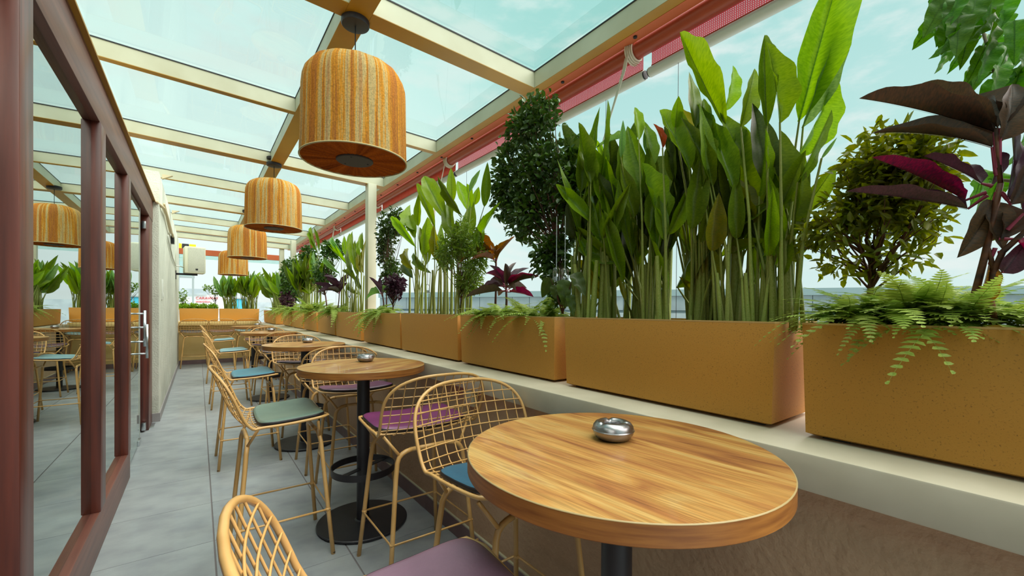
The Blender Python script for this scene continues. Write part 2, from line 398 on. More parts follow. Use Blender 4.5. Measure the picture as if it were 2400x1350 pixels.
# ---- right wall, its skirting and the stone ledge the planters stand on
wr = boxobj('wall_right', (1.24, 1.42, Y0, 12.9, -.05, .90), 'plaster_wall'); wr['kind'] = 'structure'
bsr = struct('baseboard_right')
mb = MB(); mb.box(0, .014, 0, .592, 0, .10, .002); me = mb.mesh('skirting_tile', False); me.materials.append(M['skirt_tile'])
y = 2.60-.595*7
while y < 12.7:
    o = bpy.data.objects.new('skirting_tile', me); COL.objects.link(o); o.parent = bsr; o.location = (1.226, y, 0)
    if y+.592 > 12.74: o.scale = (1, (12.74-y)/.592, 1)
    y += .595
boxobj('top_bead', (1.228, 1.242, Y0, 12.74, .10, .106), 'cream_paint', bsr)
led = boxobj('trim_1', (1.20, 1.86, Y0, 12.9, .90, .995), 'ledge_stone', b=.006); led['kind'] = 'structure'
# low outer wall face under the ledge
wo_ = boxobj('wall_outer', (1.42, 1.84, Y0, 13.3, -3, .898), 'plaster_wall'); wo_['kind'] = 'structure'

# ---- far wall with its counter
wf = boxobj('wall_far', (-.62, 1.42, 12.75, 13.35, -.05, .95), 'ochre_wall'); wf['kind'] = 'structure'
bsf = struct('baseboard_far')
for k in range(3):
    o = link('skirting_tile', me, 'skirt_tile', bsf); o.rotation_euler = (0, 0, -PI/2); o.location = (-.40+.595*k, 12.75, 0)
    if k == 2: o.scale = (1, .42/.592, 1)
ct = boxobj('trim_2', (-.385, 1.235, 12.42, 13.35, .952, 1.03), 'ochre_wall', b=.004); ct['kind'] = 'structure'

# ---- left wall (plastered) with switch, beyond the door
wl = MB(); wl.box(-.62, -.375, 6.50, 12.75, -.05, 2.96, .004)
wlo = build('wall_left', wl, 'plaster_cream'); wlo['kind'] = 'structure'
bsl = struct('baseboard_left')
mb = MB(); mb.box(0, .014, 0, .592, 0, .10, .002); me2 = mb.mesh('skirting_tile', False); me2.materials.append(M['skirt_tile_grey'])
y = 6.5
while y < 12.6:
    o = link('skirting_tile', me2, 'skirt_tile_grey', bsl); o.location = (-.377, y, 0)
    if y+.592 > 12.74: o.scale = (1, (12.74-y)/.592, 1)
    y += .595
o = link('skirting_tile', me2, 'skirt_tile_grey', bsl); o.rotation_euler = (0, 0, PI/2); o.location = (-.362, 6.488, 0); o.scale = (1, .2, 1)
# wall above the glazing and the dark room behind the glass
up_ = boxobj('wall_left_upper', (-1.0, -.615, Y0, 6.5, 2.60, 3.1), 'plaster_cream'); up_['kind'] = 'structure'
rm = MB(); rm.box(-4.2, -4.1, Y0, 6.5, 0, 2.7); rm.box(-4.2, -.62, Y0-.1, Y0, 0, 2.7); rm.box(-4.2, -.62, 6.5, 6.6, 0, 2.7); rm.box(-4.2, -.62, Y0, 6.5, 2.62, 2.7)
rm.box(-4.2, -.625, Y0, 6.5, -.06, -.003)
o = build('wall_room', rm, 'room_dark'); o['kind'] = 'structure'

# ---- glazing: header, sill, mullions, panes
def wood(name, d, parent, m='dark_wood'):
    return boxobj(name, d, m, parent, b=.003)
ZS, ZH = .24, 2.355
win = struct('window_1')
wood('sill_rail', (-.535, -.432, Y0, 4.47, 0.0, ZS-.02), win, 'dark_wood_long')
wood('sill_bead', (-.50, -.47, Y0, 4.47, ZS-.02, ZS-.005), win, 'dark_wood_long')
wood('header_rail', (-.56, -.432, Y0, 6.50, ZH, 2.585), win, 'dark_wood_long')
wood('head_bead', (-.505, -.474, Y0, 4.47, ZH-.014, ZH), win, 'dark_wood')
for (a, b) in [(1.885, 2.02), (3.19, 3.345), (4.315, 4.465), (.55, .70), (-.75, -.60)]:
    wood('mullion', (-.515, -.428, a, b, ZS-.02, ZH), win)
for (a, b) in [(2.02, 3.19), (3.345, 4.315), (.70, 1.885), (-.60, .55)]:
    boxobj('pane', (-.474, -.467, a, b, ZS-.02, ZH), 'tinted_glass', win)
# door: one glass leaf with patch fittings and pull handles, jamb beyond it
dr = struct('door_1')
wood('jamb', (-.60, -.436, 6.08, 6.49, 0, ZH), dr)
boxobj('glass_leaf', (-.474, -.466, 4.49, 5.55, .015, ZH-.02), 'tinted_glass', dr)
boxobj('leaf_edge', (-.480, -.464, 5.545, 5.56, .015, ZH-.02), 'rail_white', dr)
boxobj('floor_pivot_plate', (-.50, -.40, 6.15, 6.42, 0.0, .006), 'steel_bar', dr, .002)
for (ya, yb, za, zb) in [(4.50, 4.62, .0, .045), (5.42, 5.56, .0, .05), (6.0, 6.07, .02, .10), (6.0, 6.07, 2.2, 2.28)]:
    boxobj('patch_fitting', (-.492, -.456, ya, yb, za, zb), 'steel_bar', dr, .003)
for (yc, za, zb) in [(5.19, .985, 1.32), (5.40, .855, 1.185)]:
    h = MB(); h.tube([(-.40, yc, za), (-.40, yc, zb)], .0115, 12)
    for z in (za+.045, zb-.03): h.tube([(-.475, yc, z), (-.40, yc, z)], .008, 10)
    build('pull_handle', h, 'steel_bar', dr, True)
for (yc, za, zb) in [(5.19, .985, 1.32)]:
    h = MB(); h.tube([(-.545, yc, za), (-.545, yc, zb)], .0115, 12)
    for z in (za+.045, zb-.03): h.tube([(-.475, yc, z), (-.545, yc, z)], .008, 10)
    build('pull_handle', h, 'steel_bar', dr, True)
# ochre flashing along the header
tf = boxobj('trim_3', (-.62, -.408, Y0, 6.52, 2.600, 2.612), 'ochre_trim_shade'); tf['kind'] = 'structure'
tf2 = boxobj('trim_4', (-.62, -.432, Y0, 6.5, 2.585, 2.600), 'dark_wood_long'); tf2['kind'] = 'structure'

# ---- pergola roof: beams, undersides with warm shade coloured in, gaskets, glass panes
SR = 1.1
def zr(x): return CAMH + SR*((2.885 - .030*(x/SR)) - CAMH)
XL, XC0, XC1, XR0, XR1 = -.62, .600*SR, .718*SR, 1.8*SR, 1.862*SR
YE = 14.1
roof = struct('ceiling')
def beam(x0, x1, y0, y1, sides, name='beam', inset=.0):
    mb = MB(); mb.slope_box(x0, x1, y0, y1, lambda x: zr(x)+.004, .116); build(name, mb, 'cream_paint', roof)
    mb = MB(); mb.slope_box(x0, x1, y0, y1, zr, .0042); build('underside_shade', mb, 'ochre_trim_shade', roof)  # underside of the cream beam, its warm shade put into an ochre layer
ymain = [-.75, 2.18*SR, 5.03*SR, 7.97*SR, 10.75*SR]
yraft = [.80, 3.63*SR, 6.52*SR, 9.42*SR]
ys = sorted([(y, .13) for y in ymain] + [(y, .058) for y in yraft] + [(12.86, .10)])
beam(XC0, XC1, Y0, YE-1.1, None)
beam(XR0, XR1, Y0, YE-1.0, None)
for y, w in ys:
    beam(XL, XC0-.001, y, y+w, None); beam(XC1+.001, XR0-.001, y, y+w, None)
# black gasket and glass pane of each bay
edges = [(Y0, Y0)] + [(y, y+w) for y, w in ys]
for (a0, a1), (b0, b1) in zip(edges[:-1], edges[1:]):
    for (xa, xb) in ((XL, XC0), (XC1, XR0)):
        g = MB()
        for (p, q, r_, s_) in ((xa, xb, a1-.004, a1+.004), (xa, xb, b0-.004, b0+.004), (xa-.004, xa+.004, a1, b0), (xb-.004, xb+.004, a1, b0)):
            g.slope_box(p, q, r_, s_, lambda x: zr(x)+.118, .008)
        build('gasket', g, 'black_rubber', roof)
        p = MB(); p.slope_box(xa-.02, xb+.02, a1-.02, b0+.02, lambda x: zr(x)+.127, .008); build('pane', p, 'roof_glass', roof)
# columns
for k, y in enumerate((5.03*SR, 10.75*SR*.895)):
    pass
cols = [(1.765, 5.50), (1.765, 11.15), (1.765, 12.9)]
for i, (x, y) in enumerate(cols):
    mb = MB(); mb.box(x, x+.108, y, y+.125, .99, zr(x)+.003, .003)
    o = build('column', mb, 'cream_paint'); tag(o, ['square cream steel column beside the first row bay, nearest to the camera', 'square cream steel column behind the planters, second from the camera',
        'square cream corner column at the far end of the planter row'][i], 'column', None)

# ---- awning on the outer beam: terracotta pelmet, roller tube, mesh blinds with white rails
pel = boxobj('trim_5', (XR1, XR1+.075, Y0, 13.1, zr(XR1)-.002, zr(XR1)+.09), 'terracotta'); pel['kind'] = 'structure'
aw = thing('awning_roller', 'long brown roller tube hung under the outer roof beam', 'awning', (0, 0, 0))
ZT = zr(XR1)-.02; XT = XR1+.085+.045
mb = MB(); mb.tube([(XT, Y0, ZT), (XT, 12.9, ZT)], .05, 20); build('tube', mb, 'awning_tube', aw)
for y in np.arange(-.9, 12.5, .62):
    mb = MB(); mb.lathe([(0, -.006), (.012, -.006), (.012, 0.004)], 10, (XR1+.03, float(y), zr(XR1)-.004)); build('screw', mb, 'black_rubber', aw)
gaps = [-.65, 1.60, 4.0, 6.3, 8.6, 10.8, 12.9]
XM = XT+.05
lab = ['nearest rolled red mesh blind with white bottom rail, over the nearest planters', 'rolled red mesh blind with white rail, between the two rope loops nearest to the camera',
       'rolled red mesh blind with white rail just short of the first column', 'rolled red mesh blind with white rail beyond the first column',
       'rolled red mesh blind fourth along the outer beam past two rope loops', 'farthest rolled red mesh blind on the outer beam by the far corner']
for i, (a, b) in enumerate(zip(gaps[:-1], gaps[1:])):
    t = thing('roller_blind', lab[i], 'blind', (XM, a, 0), 0, 'rolled mesh blinds along the outer beam')
    zb = CAMH + SR*(2.70-CAMH)*(XM/(2.0*SR)) ; zb = 2.825
    n = 60; mb = MB(); L = b-a-.06
    vs = []; fs = []
    for k in range(n+1):
        yy = .03+L*k/n; wv = .006*math.sin(yy*55) if i > 1 else 0
        vs += [(wv, yy, ZT), (wv*.5, yy, zb+.02)]
    for k in range(n): fs.append((2*k, 2*k+1, 2*k+3, 2*k+2))
    mb.add(vs, fs); build('mesh_cloth', mb, 'shade_mesh' if i < 2 else 'shade_cloth', t)
    mb = MB(); mb.box(-.004, .004, .03, .03+L, zb+.018, zb+.03); build('hem', mb, 'awning_tube', t)
    mb = MB(); mb.tube([(0, .02, zb-.01), (0, .04+L, zb-.01)], .03, 16); build('bottom_rail', mb, 'rail_white', t)
    for yy in (.016, .044+L):
        mb = MB(); mb.tube([(0, yy-.004, zb-.01), (0, yy+.004, zb-.01)], .026, 16); build('end_cap', mb, 'black_rubber', t)
    for q_ in (.33, L-.15):
        mb = MB(); mb.tube([(0, q_, zb-.03), (.0, q_, 1.15)], .0016, 5); build('guide_wire', mb, 'black_steel', t)
# rope loops at the gaps
gl = ['bundle of white blind ropes tied round the tube nearest to the camera', 'bundle of white blind ropes on the tube, second from the camera',
      'bundle of white blind ropes just past the first column', 'bundle of white blind ropes, fourth along the brown tube', 'bundle of white blind ropes farthest along the brown tube']
for i, y in enumerate(gaps[1:-1]):
    t = thing('rope_bundle', gl[i], 'rope', (XT, y+.06, ZT), 0, 'rope bundles on the awning tube')
    mb = MB()
    for k in range(4):
        mb.tube([(math.cos(a)*(.058+.004*k), (k-1.5)*.012, math.sin(a)*(.058+.004*k)) for a in np.linspace(0, 2*PI, 20, endpoint=False)], .006, 6, closed=True)
    build('loop', mb, 'rope', t, True)
    mb = MB(); mb.box(-.05, .02, -.03, .03, .056, .07, .003); build('bracket', mb, 'rail_white', t)
    for k in range(5):
        x0 = -.05+.006*k
        mb = MB(); mb.tube([(x0, .01*k, .02), (x0-.03, .0+.012*k, -.12), (x0-.06, .15+.006*k, -.52), (x0-.06, .21, -.70)], .0035, 5); build('cord', mb, 'rope', t, True)
# far opening: terracotta beam and pale glass strip above the far planters
ft = boxobj('trim_6', (-.45, 1.9, 13.28, 13.36, 2.70, 2.84), 'terracotta'); ft['kind'] = 'structure'
fg = boxobj('window_2', (-.45, 1.9, 13.30, 13.33, 2.60, 2.70), 'far_glass'); fg['kind'] = 'structure'

# ---- conduit and cable on the left wall, switch plate, loudspeaker
cn = thing('conduit_pipe', 'cream conduit pipe running along the top of the plastered wall', 'pipe', (0, 0, 0))
mb = MB(); mb.tube([(-.40, 6.45, 2.59), (-.345, 6.75, 2.58), (-.345, 7.4, 2.60), (-.345, 8.3, 2.52), (-.345, 8.9, 2.56), (-.345, 9.2, 2.52)], .017, 8); build('pipe', mb, 'conduit', cn, True)
mb = MB(); mb.tube([(-.35, 6.9, 2.66), (-.35, 8.2, 2.62), (-.35, 9.3, 2.56)], .012, 8); build('pipe', mb, 'conduit', cn, True)
mb = MB(); mb.tube([(-.36, 8.0, 2.42), (-.36, 8.05, 2.36), (-.36, 9.3, 2.22), (-.36, 10.5, 2.18), (-.30, 10.9, 2.20), (-.16, 11.0, 2.16)], .011, 8); build('cable', mb, 'switch_white', cn, True)
boxobj('junction_box', (-.372, -.33, 9.05, 9.25, 2.44, 2.56), 'black_rubber', cn, .004)
for y in (6.75, 9.2): 
    mb = MB(); mb.add([(-.375, y+.25, zr(-.3)+.01), (-.375, y+.31, zr(-.3)+.01), (-.375, y+.31, zr(-.3)-.05), (-.375, y+.25, zr(-.3)-.05), (-.27, y+.25, zr(-.3)+.01), (-.27, y+.31, zr(-.3)+.01)],
              [(0, 1, 2, 3), (0, 3, 4), (1, 5, 2), (0, 4, 5, 1), (3, 2, 5, 4)]); build('corbel', mb, 'conduit', cn)
sw = thing('switch_plate', 'tall white switch plate on the plastered wall beside the door', 'switch', (-.371, 6.95, 1.58))
boxobj('plate', (-.004, .010, -.06, .06, -.13, .13), 'switch_white', sw, .003)
boxobj('rocker', (.010, .016, -.025, .025, -.10, -.04), 'switch_white', sw, .002)
spk = thing('loudspeaker', 'cream box loudspeaker on a black bracket at the end of the left wall', 'speaker', (-.06, 11.0, 2.07), R(6))
mb = MB(); mb.box(-.185, .165, -.16, .16, 0, .545, .02); build('cabinet', mb, 'speaker_box', spk)
mb = MB(); mb.box(-.13, .15, -.166, -.158, .03, .52, .004); build('grille', mb, 'speaker_grille', spk)
boxobj('badge', (-.005, .035, -.170, -.165, .06, .095), 'sign_black', spk)
brk = thing('speaker_bracket', 'black steel wall bracket under the cream loudspeaker', 'bracket', (-.375, 11.0, 2.0))
boxobj('wall_plate', (0, .012, -.04, .04, -.06, .12), 'black_steel', brk)
boxobj('arm', (.01, .36, -.02, .02, .03, .07), 'black_steel', brk)
# small socket boxes on the right wall
for (x, y, z, lb) in [(1.24, 3.42, .80, 'cream block under the ledge beyond the second table'), (1.24, 2.02, .86, 'small white socket box on the wall behind the magenta stool')]:
    o = boxobj('socket_box', (x-.035, x, y-.05, y+.05, z-.05, z+.05), 'cream_paint', None, .003); tag(o, lb, 'socket')

#PART2
# ================================================================== PLANTERS
def planter(y0, y1, x0, label, z0=.997, z1=1.313, dep=.34, group='ochre planters along the ledge', rot=False):
    """tapered open trough; local x = away from the terrace, local y = along the row"""
    L = y1-y0; t = thing('planter_box', label, 'planter', (x0, y0, z0), 0, group)
    i = .009; h = z1-z0
    def ring(x0, x1, y0, y1, z): return [(x0, y0, z), (x1, y0, z), (x1, y1, z), (x0, y1, z)]
    mb = MB()
    rg = [ring(i+.02, dep-.02, i+.02, L-i-.02, .004), ring(i+.001, dep-i, i+.001, L-i, .012), ring(.001, dep-.001, .001, L-.001, h-.006), ring(.004, dep-.004, .004, L-.004, h-.001)]
    vs = sum(rg, []); fs = [(3, 2, 1, 0)]
    for k in range(3):
        for q in range(4): fs.append((4*k+q, 4*k+(q+1) % 4, 4*k+4+(q+1) % 4, 4*k+4+q))
    mb.add(vs, fs)
    th = .012
    rg2 = [ring(th, dep-th, th, L-th, h-.001), ring(th, dep-th, th, L-th, h-.05)]
    mb.add(sum(rg2, []), [(q, 4+q, 4+(q+1) % 4, (q+1) % 4) for q in range(4)])
    build('trough', mb, 'planter_fibre', t)
    mb = MB(); mb.cur = 0
    o_ = ring(.001, dep-.001, .001, L-.001, h); n_ = ring(th, dep-th, th, L-th, h)
    o2 = ring(.001, dep-.001, .001, L-.001, h-.005); 
    mb.add(o_+n_+o2, [(q, (q+1) % 4, 4+(q+1) % 4, 4+q) for q in range(4)] + [(8+q, 8+(q+1) % 4, (q+1) % 4, q) for q in range(4)])
    build('rim', mb, 'planter_lip', t)
    mb = MB(); mb.box(th, dep-th, th, L-th, h-.06, h-.028); build('soil', mb, 'soil', t)
    for (a, b) in ((.04, .04), (.04, L-.10), (dep-.1, .04), (dep-.1, L-.10)): boxobj('foot', (a, a+.05, b, b+.06, -.002, .006), 'black_rubber', t)
    return t
PB = [(-1.55, -.60), (-.53, .454), (.526, 1.411), (1.49, 2.395), (2.45, 3.424), (3.472, 4.48), (4.616, 5.649), (5.75, 6.72), (6.858, 7.817), (7.96, 9.06), (9.22, 10.25), (10.62, 12.70)]
PL = ['ochre planter at the near end of the ledge, behind the camera side', 'large ochre planter nearest to the camera, holding the fern and purple cordyline',
      'ochre planter with the tallest green heliconias, second from the camera', 'ochre planter with a fern spilling over its front and the dark leafy tree',
      'ochre planter with heliconias and fine bamboo-like shrub, left of the spilling fern', 'ochre planter beside the nearest cream column, fern at its left corner',
      'ochre planter with heliconias just beyond the nearest column', 'ochre planter with a dark round shrub beyond the column heliconias', 'ochre planter between two fern tufts, eighth from the camera',
      'ochre planter third from the far corner', 'ochre planter next to the projecting corner planter', 'ochre planter projecting inward at the far right corner']
def fx(y): return 1.343+.0115*max(y, 0)
for (a, b), l in zip(PB, PL):
    planter(a, b, fx((a+b)/2) if a < 10.5 else 1.37, l)
def far_planter(xa, xb, label):
    t = planter(0, xb-xa, 0, label, 1.032, 1.348, .32, 'ochre planters on the far counter')
    t.rotation_euler = (0, 0, R(90)); t.location = (xb, 12.80, 1.032)
    return t
far_planter(-.37, .405, 'far ochre planter with low bright herbs, beside the left wall')
far_planter(.425, 1.28, 'far ochre planter with bright green heliconias, in the corner')

# ================================================================== PLANTS
def place(o, origin, b, t, w, n, flat=1.0):
    Y = Vector(t)-Vector(b); L = Y.length; y = Y/L
    x = y.cross(n); x = x.normalized() if x.length > 1e-5 else y.orthogonal().normalized(); z = x.cross(y)
    m = Matrix.Identity(4)
    for i in range(3): m[i][0] = x[i]*w; m[i][1] = y[i]*L; m[i][2] = z[i]*L*flat; m[i][3] = b[i]-origin[i]
    o.matrix_basis = m
def leaf_mesh(name, curv=.1, fold=.25, shape=0, wave=0., seg=17, twist=0., seed=0):
    rnd = random.Random(seed); mb = MB(); vs = []; NX = 4
    for i in range(seg+1):
        t = i/seg
        if shape == 0: w = math.sin(PI*t**.80)**.88+.012
        elif shape == 1: w = math.sin(PI*min(1, t**.62))**.8*.98+.01
        elif shape == 2: w = math.sin(PI*t**.70)**.92*1.0+.01
        else: w = (t**.33)*((1-t)**.9)*1.75+.008
        w = min(w, 1.0)/2*(1-.0*t)
        if i == seg: w = .004
        for k in range(NX+1):
            s = (k/NX-.5)*2
            x = s*w; z = -curv*t*t*1.0 + abs(s)*w*fold + wave*w*math.sin(t*19+s*2)*abs(s)
            a = twist*t; vs.append((x*math.cos(a), t, z + x*math.sin(a)))
    fs = []
    for i in range(seg):
        for k in range(NX): a = i*(NX+1)+k; fs.append((a, a+1, a+NX+2, a+NX+1))
    mb.add(vs, fs)
    mb.cur = 1
    for sg in (1, -1):
        vs = []; fs = []
        for i in range(seg+1):
            t = i/seg; w = .028*(1-t*.85)
            z = -curv*t*t + sg*.004
            vs += [(-w, t, z+.002*sg), (w, t, z+.002*sg)]
        for i in range(seg): fs.append((2*i, 2*i+1, 2*i+3, 2*i+2))
        mb.add(vs, fs)
    me = mb.mesh(name); return me
M_mid = mat('midrib', srgb((176, 186, 96)), .5, trans=.2)
mat('midrib_purple', srgb((150, 60, 84)), .5)
HEL = [leaf_mesh('heliconia_leaf', c, f, s, wv, seed=i, twist=tw) for i, (c, f, s, wv, tw) in enumerate(
    [(.06, .25, 0, .04, .0), (.12, .35, 2, .06, .25), (.02, .2, 0, .03, -.25), (.18, .3, 2, .05, .1), (-.06, .4, 0, .08, .3), (.28, .3, 1, .05, 0.)])]
CORD = [leaf_mesh('cordyline_leaf', c, f, s, wv, seed=i, twist=tw) for i, (c, f, s, wv, tw) in enumerate([(.25, .35, 1, .03, 0), (.4, .5, 0, .06, .4), (.1, .3, 1, .04, -.3)])]
BROAD = [leaf_mesh('broad_leaf', c, f, 3, wv, seed=i) for i, (c, f, wv) in enumerate([(.15, .2, .12), (.3, .25, .2), (.05, .3, .1)])]
leafcache = {}
def leaf_obj(meshes, idx, material, rib, name):
    key = (meshes[idx].name, material)
    if key not in leafcache:
        me = meshes[idx].copy(); me.materials.clear(); me.materials.append(M[material]); me.materials.append(M[rib]); leafcache[key] = me
    o = bpy.data.objects.new(name, leafcache[key]); COL.objects.link(o); return o
def unit_stem(bow, taper, n=7, seg=7):
    mb = MB(); pts = [(0, i/seg, bow*math.sin(PI*i/seg)) for i in range(seg+1)]; vs = []
    for i, p in enumerate(pts):
        r = 1-(1-taper)*i/seg
        for k in range(n): a = 2*PI*k/n; vs.append((r*math.cos(a), p[1], p[2]*1.0 + 0, r*math.sin(a)))
    V = [(a, b, d) for (a, b, c, d) in vs]; 
    fs = []
    for i in range(seg):
        for k in range(n): fs.append((i*n+k, i*n+(k+1) % n, (i+1)*n+(k+1) % n, (i+1)*n+k))
    mb.add(V, fs); return mb.mesh('stem')
USTEM = unit_stem(0, .55)
stemcache = {}
def stem_obj(origin, b, t, r, material, parent, name='stem'):
    if material not in stemcache:
        me = USTEM.copy(); me.materials.append(M[material]); stemcache[material] = me
    o = bpy.data.objects.new(name, stemcache[material]); COL.objects.link(o); o.parent = parent
    Y = Vector(t)-Vector(b); L = Y.length; y = Y/L; x = y.orthogonal().normalized(); z = x.cross(y)
    m = Matrix.Identity(4)
    for i in range(3): m[i][0] = x[i]*r; m[i][1] = y[i]*L; m[i][2] = z[i]*r; m[i][3] = b[i]-origin[i]
    o.matrix_basis = m; return o

def heliconia(label, origin, leaves, shoots, group=None, zsoil=1.29, rs=.009):
    """leaves: (base, tip, width, tone); shoots: (foot, top, radius)"""
    origin = Vector(origin); t = thing('heliconia', label, 'plant', origin, 0, group)
    rnd = random.Random(len(leaves)*7+int(origin.y*100))
    for b, tp, w, tone in leaves:
        b = Vector(b); tp = Vector(tp)
        o = leaf_obj(HEL, (0 if (tp-b).length > .5 else rnd.randrange(5 if tone != 3 else 6)), 'leaf%d' % tone, 'midrib', 'leaf'); o.parent = t
        n = (-(fw) + Vector((rnd.uniform(-.6, .6), rnd.uniform(-.6, .6), rnd.uniform(-.3, .5)))).normalized()
        place(o, origin, b, tp, w, n)
        foot = min(shoots, key=lambda s: (Vector(s[0]).xy-b.xy).length + rnd.uniform(0, .06))[0] if shoots else origin
        f = Vector((foot[0]+rnd.uniform(-.025, .025), foot[1]+rnd.uniform(-.03, .03), zsoil))
        mid = f.lerp(b, .55); mid.x = f.x+(b.x-f.x)*.32; mid.y = f.y+(b.y-f.y)*.32
        stem_obj(origin, f, mid, rs*.95, 'stem_green', t); stem_obj(origin, mid, b+(tp-b)*.02, rs*.6, 'stem_green', t)
    for f, tp, r in shoots:
        stem_obj(origin, f, tp, r, 'stem_green', t)
    return t
def gen_heliconia(label, c, nsh, spread, hstem, hleaf, lw, group=None, seed=0, along=.3, tones=(0, 1, 1, 2, 0, 3), zsoil=1.29, ax=.07):
    rnd = random.Random(seed); leaves = []; shoots = []
    for i in range(nsh):
        f = Vector((c[0]+rnd.uniform(-ax, ax), c[1]+rnd.uniform(-along, along), zsoil))
        lean = Vector((rnd.uniform(-.25, .2), rnd.uniform(-.3, .3), 1)).normalized()
        hh = hstem*rnd.uniform(.75, 1.15); top = f+lean*hh
        shoots.append((f, top, rnd.uniform(.007, .012)))
        for k in range(rnd.choice((2, 3, 3))):
            a = rnd.uniform(0, 2*PI); b = f+lean*hh*rnd.uniform(.7, 1)
            d = (lean*rnd.uniform(1.2, 2.2) + Vector((math.cos(a), math.sin(a), 0))*spread*rnd.uniform(.5, 1.6)).normalized()
            b2 = b+d*.05; L = hleaf*rnd.uniform(.6, 1.1)
            leaves.append((b2, b2+d*L, lw*rnd.uniform(.75, 1.2), rnd.choice(tones)))
    return heliconia(label, (c[0], c[1], zsoil), leaves, shoots, group, zsoil)

def foliage_mesh(name, ells, n, ll, lw, material, seed=0, shell=.35, droop=.2, flat=.0):
    rs = np.random.RandomState(seed); tot = sum(e[2]*e[3]*e[4] for e in ells) if False else None
    V = []; Fc = []
    wts = np.array([(e[1][0]*e[1][1]*e[1][2])**(2/3)*(e[2] if len(e) > 2 else 1) for e in ells]); wts = wts/wts.sum()
    P = []; D = []
    for e, w in zip(ells, wts):
        k = int(n*w); d = rs.normal(size=(k, 3)); d /= np.linalg.norm(d, axis=1)[:, None]
        r = shell + (1-shell)*rs.rand(k)**.6
        lump = .82+.25*np.sin(d[:, 0]*7+seed)*np.sin(d[:, 1]*6+2)*np.sin(d[:, 2]*8+1)
        P.append(np.array(e[0])[None]+d*(r*lump)[:, None]*np.array(e[1])[None]); D.append(d)
    P = np.concatenate(P); D = np.concatenate(D); k = len(P)
    dr = D*.7+rs.normal(size=(k, 3))*.7; dr[:, 2] -= droop; dr /= np.linalg.norm(dr, axis=1)[:, None]
    nn = rs.normal(size=(k, 3)); nn[:, 2] += 1.0; sd_ = np.cross(dr, nn); sd_ /= np.linalg.norm(sd_, axis=1)[:, None]; nz = np.cross(sd_, dr)
    L = ll*(.6+.7*rs.rand(k))[:, None]; Wd = lw*(.6+.7*rs.rand(k))[:, None]
    a = P; tip = P+dr*L; l1 = P+dr*L*.3+sd_*Wd*.5+nz*Wd*.18; l2 = P+dr*L*.7+sd_*Wd*.38+nz*Wd*.14; r1 = P+dr*L*.3-sd_*Wd*.5+nz*Wd*.18; r2 = P+dr*L*.7-sd_*Wd*.38+nz*Wd*.14
    tip = tip - nz*L*.12
    V = np.stack([a, l1, l2, tip, r2, r1], 1).reshape(-1, 3)
    base = (np.arange(k)*6)[:, None]; q = np.concatenate([base+np.array([[0, 1, 2, 3]]), base+np.array([[0, 3, 4, 5]])], 0)
    me = bpy.data.meshes.new(name); me.vertices.add(len(V)); me.vertices.foreach_set('co', V.astype(np.float32).ravel())
    me.loops.add(q.size); me.loops.foreach_set('vertex_index', q.astype(np.int32).ravel()); me.polygons.add(len(q))
    me.polygons.foreach_set('loop_start', (np.arange(len(q))*4).astype(np.int32)); me.update(); me.validate(); me.materials.append(M[material])
    return me
def shrub(label, foot, ells, n, ll, lw, material, seed=0, trunk=.012, group=None, bark='stem_brown', shell=.35, droop=.2, name='shrub', extra=None, bare=.0, nbr=26):
    foot = Vector(foot); t = thing(name, label, 'plant', foot, 0, group); rnd = random.Random(seed)
    el = [(Vector(e[0])-foot,)+tuple(e[1:]) for e in ells]
    o = link('foliage', foliage_mesh('foliage', el, n, ll, lw, material, seed, shell, droop), material, t); o['kind'] = 'stuff'
    mb = MB(); c0 = el[0][0]; fork = Vector((c0.x*.2, c0.y*.2, max(.06, c0.z*.45)))
    mb.tube([(0, 0, -.02), fork*.5+Vector((.004, .004, 0)), fork], [trunk, trunk*.9, trunk*.75], 8); build('trunk', mb, bark, t, True)
    mb = MB()
    for k in range(nbr):
        c, r = rnd.choice(el)[:2]; d = Vector([rnd.gauss(0, 1) for _ in range(3)]).normalized(); q = Vector((c.x+d.x*r[0]*.85, c.y+d.y*r[1]*.85, c.z+d.z*r[2]*.85))
        s = fork*rnd.uniform(.5, 1); m_ = s.lerp(q, .5)+Vector((rnd.uniform(-.02, .02), rnd.uniform(-.02, .02), rnd.uniform(0, .03)))
        mb.tube([s, m_, q], [trunk*.42, trunk*.26, trunk*.1], 5, cap=False)
    o = build('branches', mb, bark, t, True); o['kind'] = 'stuff'
    return t
def frond_mesh(seed, curl):
    rnd = random.Random(seed); mb = MB(); n = 17; pts = []
    for i in range(n+1):
        t = i/n; pts.append(Vector((.06*math.sin(t*3+seed), t, .28*t-curl*t*t)))
    mb.tube(pts, [.007*(1-.8*i/n) for i in range(n+1)], 4, cap=False)
    for i in range(1, n+1):
        t = i/n; L = .23*(math.sin(PI*min(1, t*.92+.05))**.6)*(1.04-t*.55); p = pts[i]; d = (pts[i]-pts[i-1]).normalized()
        for sg in (1, -1):
            s = Vector((sg, .35, -.18+rnd.uniform(-.12, .12))).normalized(); w = .040
            a = p-d*w*.6; b = p+d*w*.7; m1 = p+s*L*.6-d*w*.6; m2 = p+s*L*.6+d*w*.6; e = p+s*L+Vector((0, .01, -.02*L*5))
            mb.add([a, b, m2, e, m1], [(0, 1, 2, 3, 4)])
    return mb.mesh('frond')
FROND = [frond_mesh(1, .75), frond_mesh(2, .5), frond_mesh(3, 1.1)]
for f in FROND: f.materials.append(M['fern_green'])
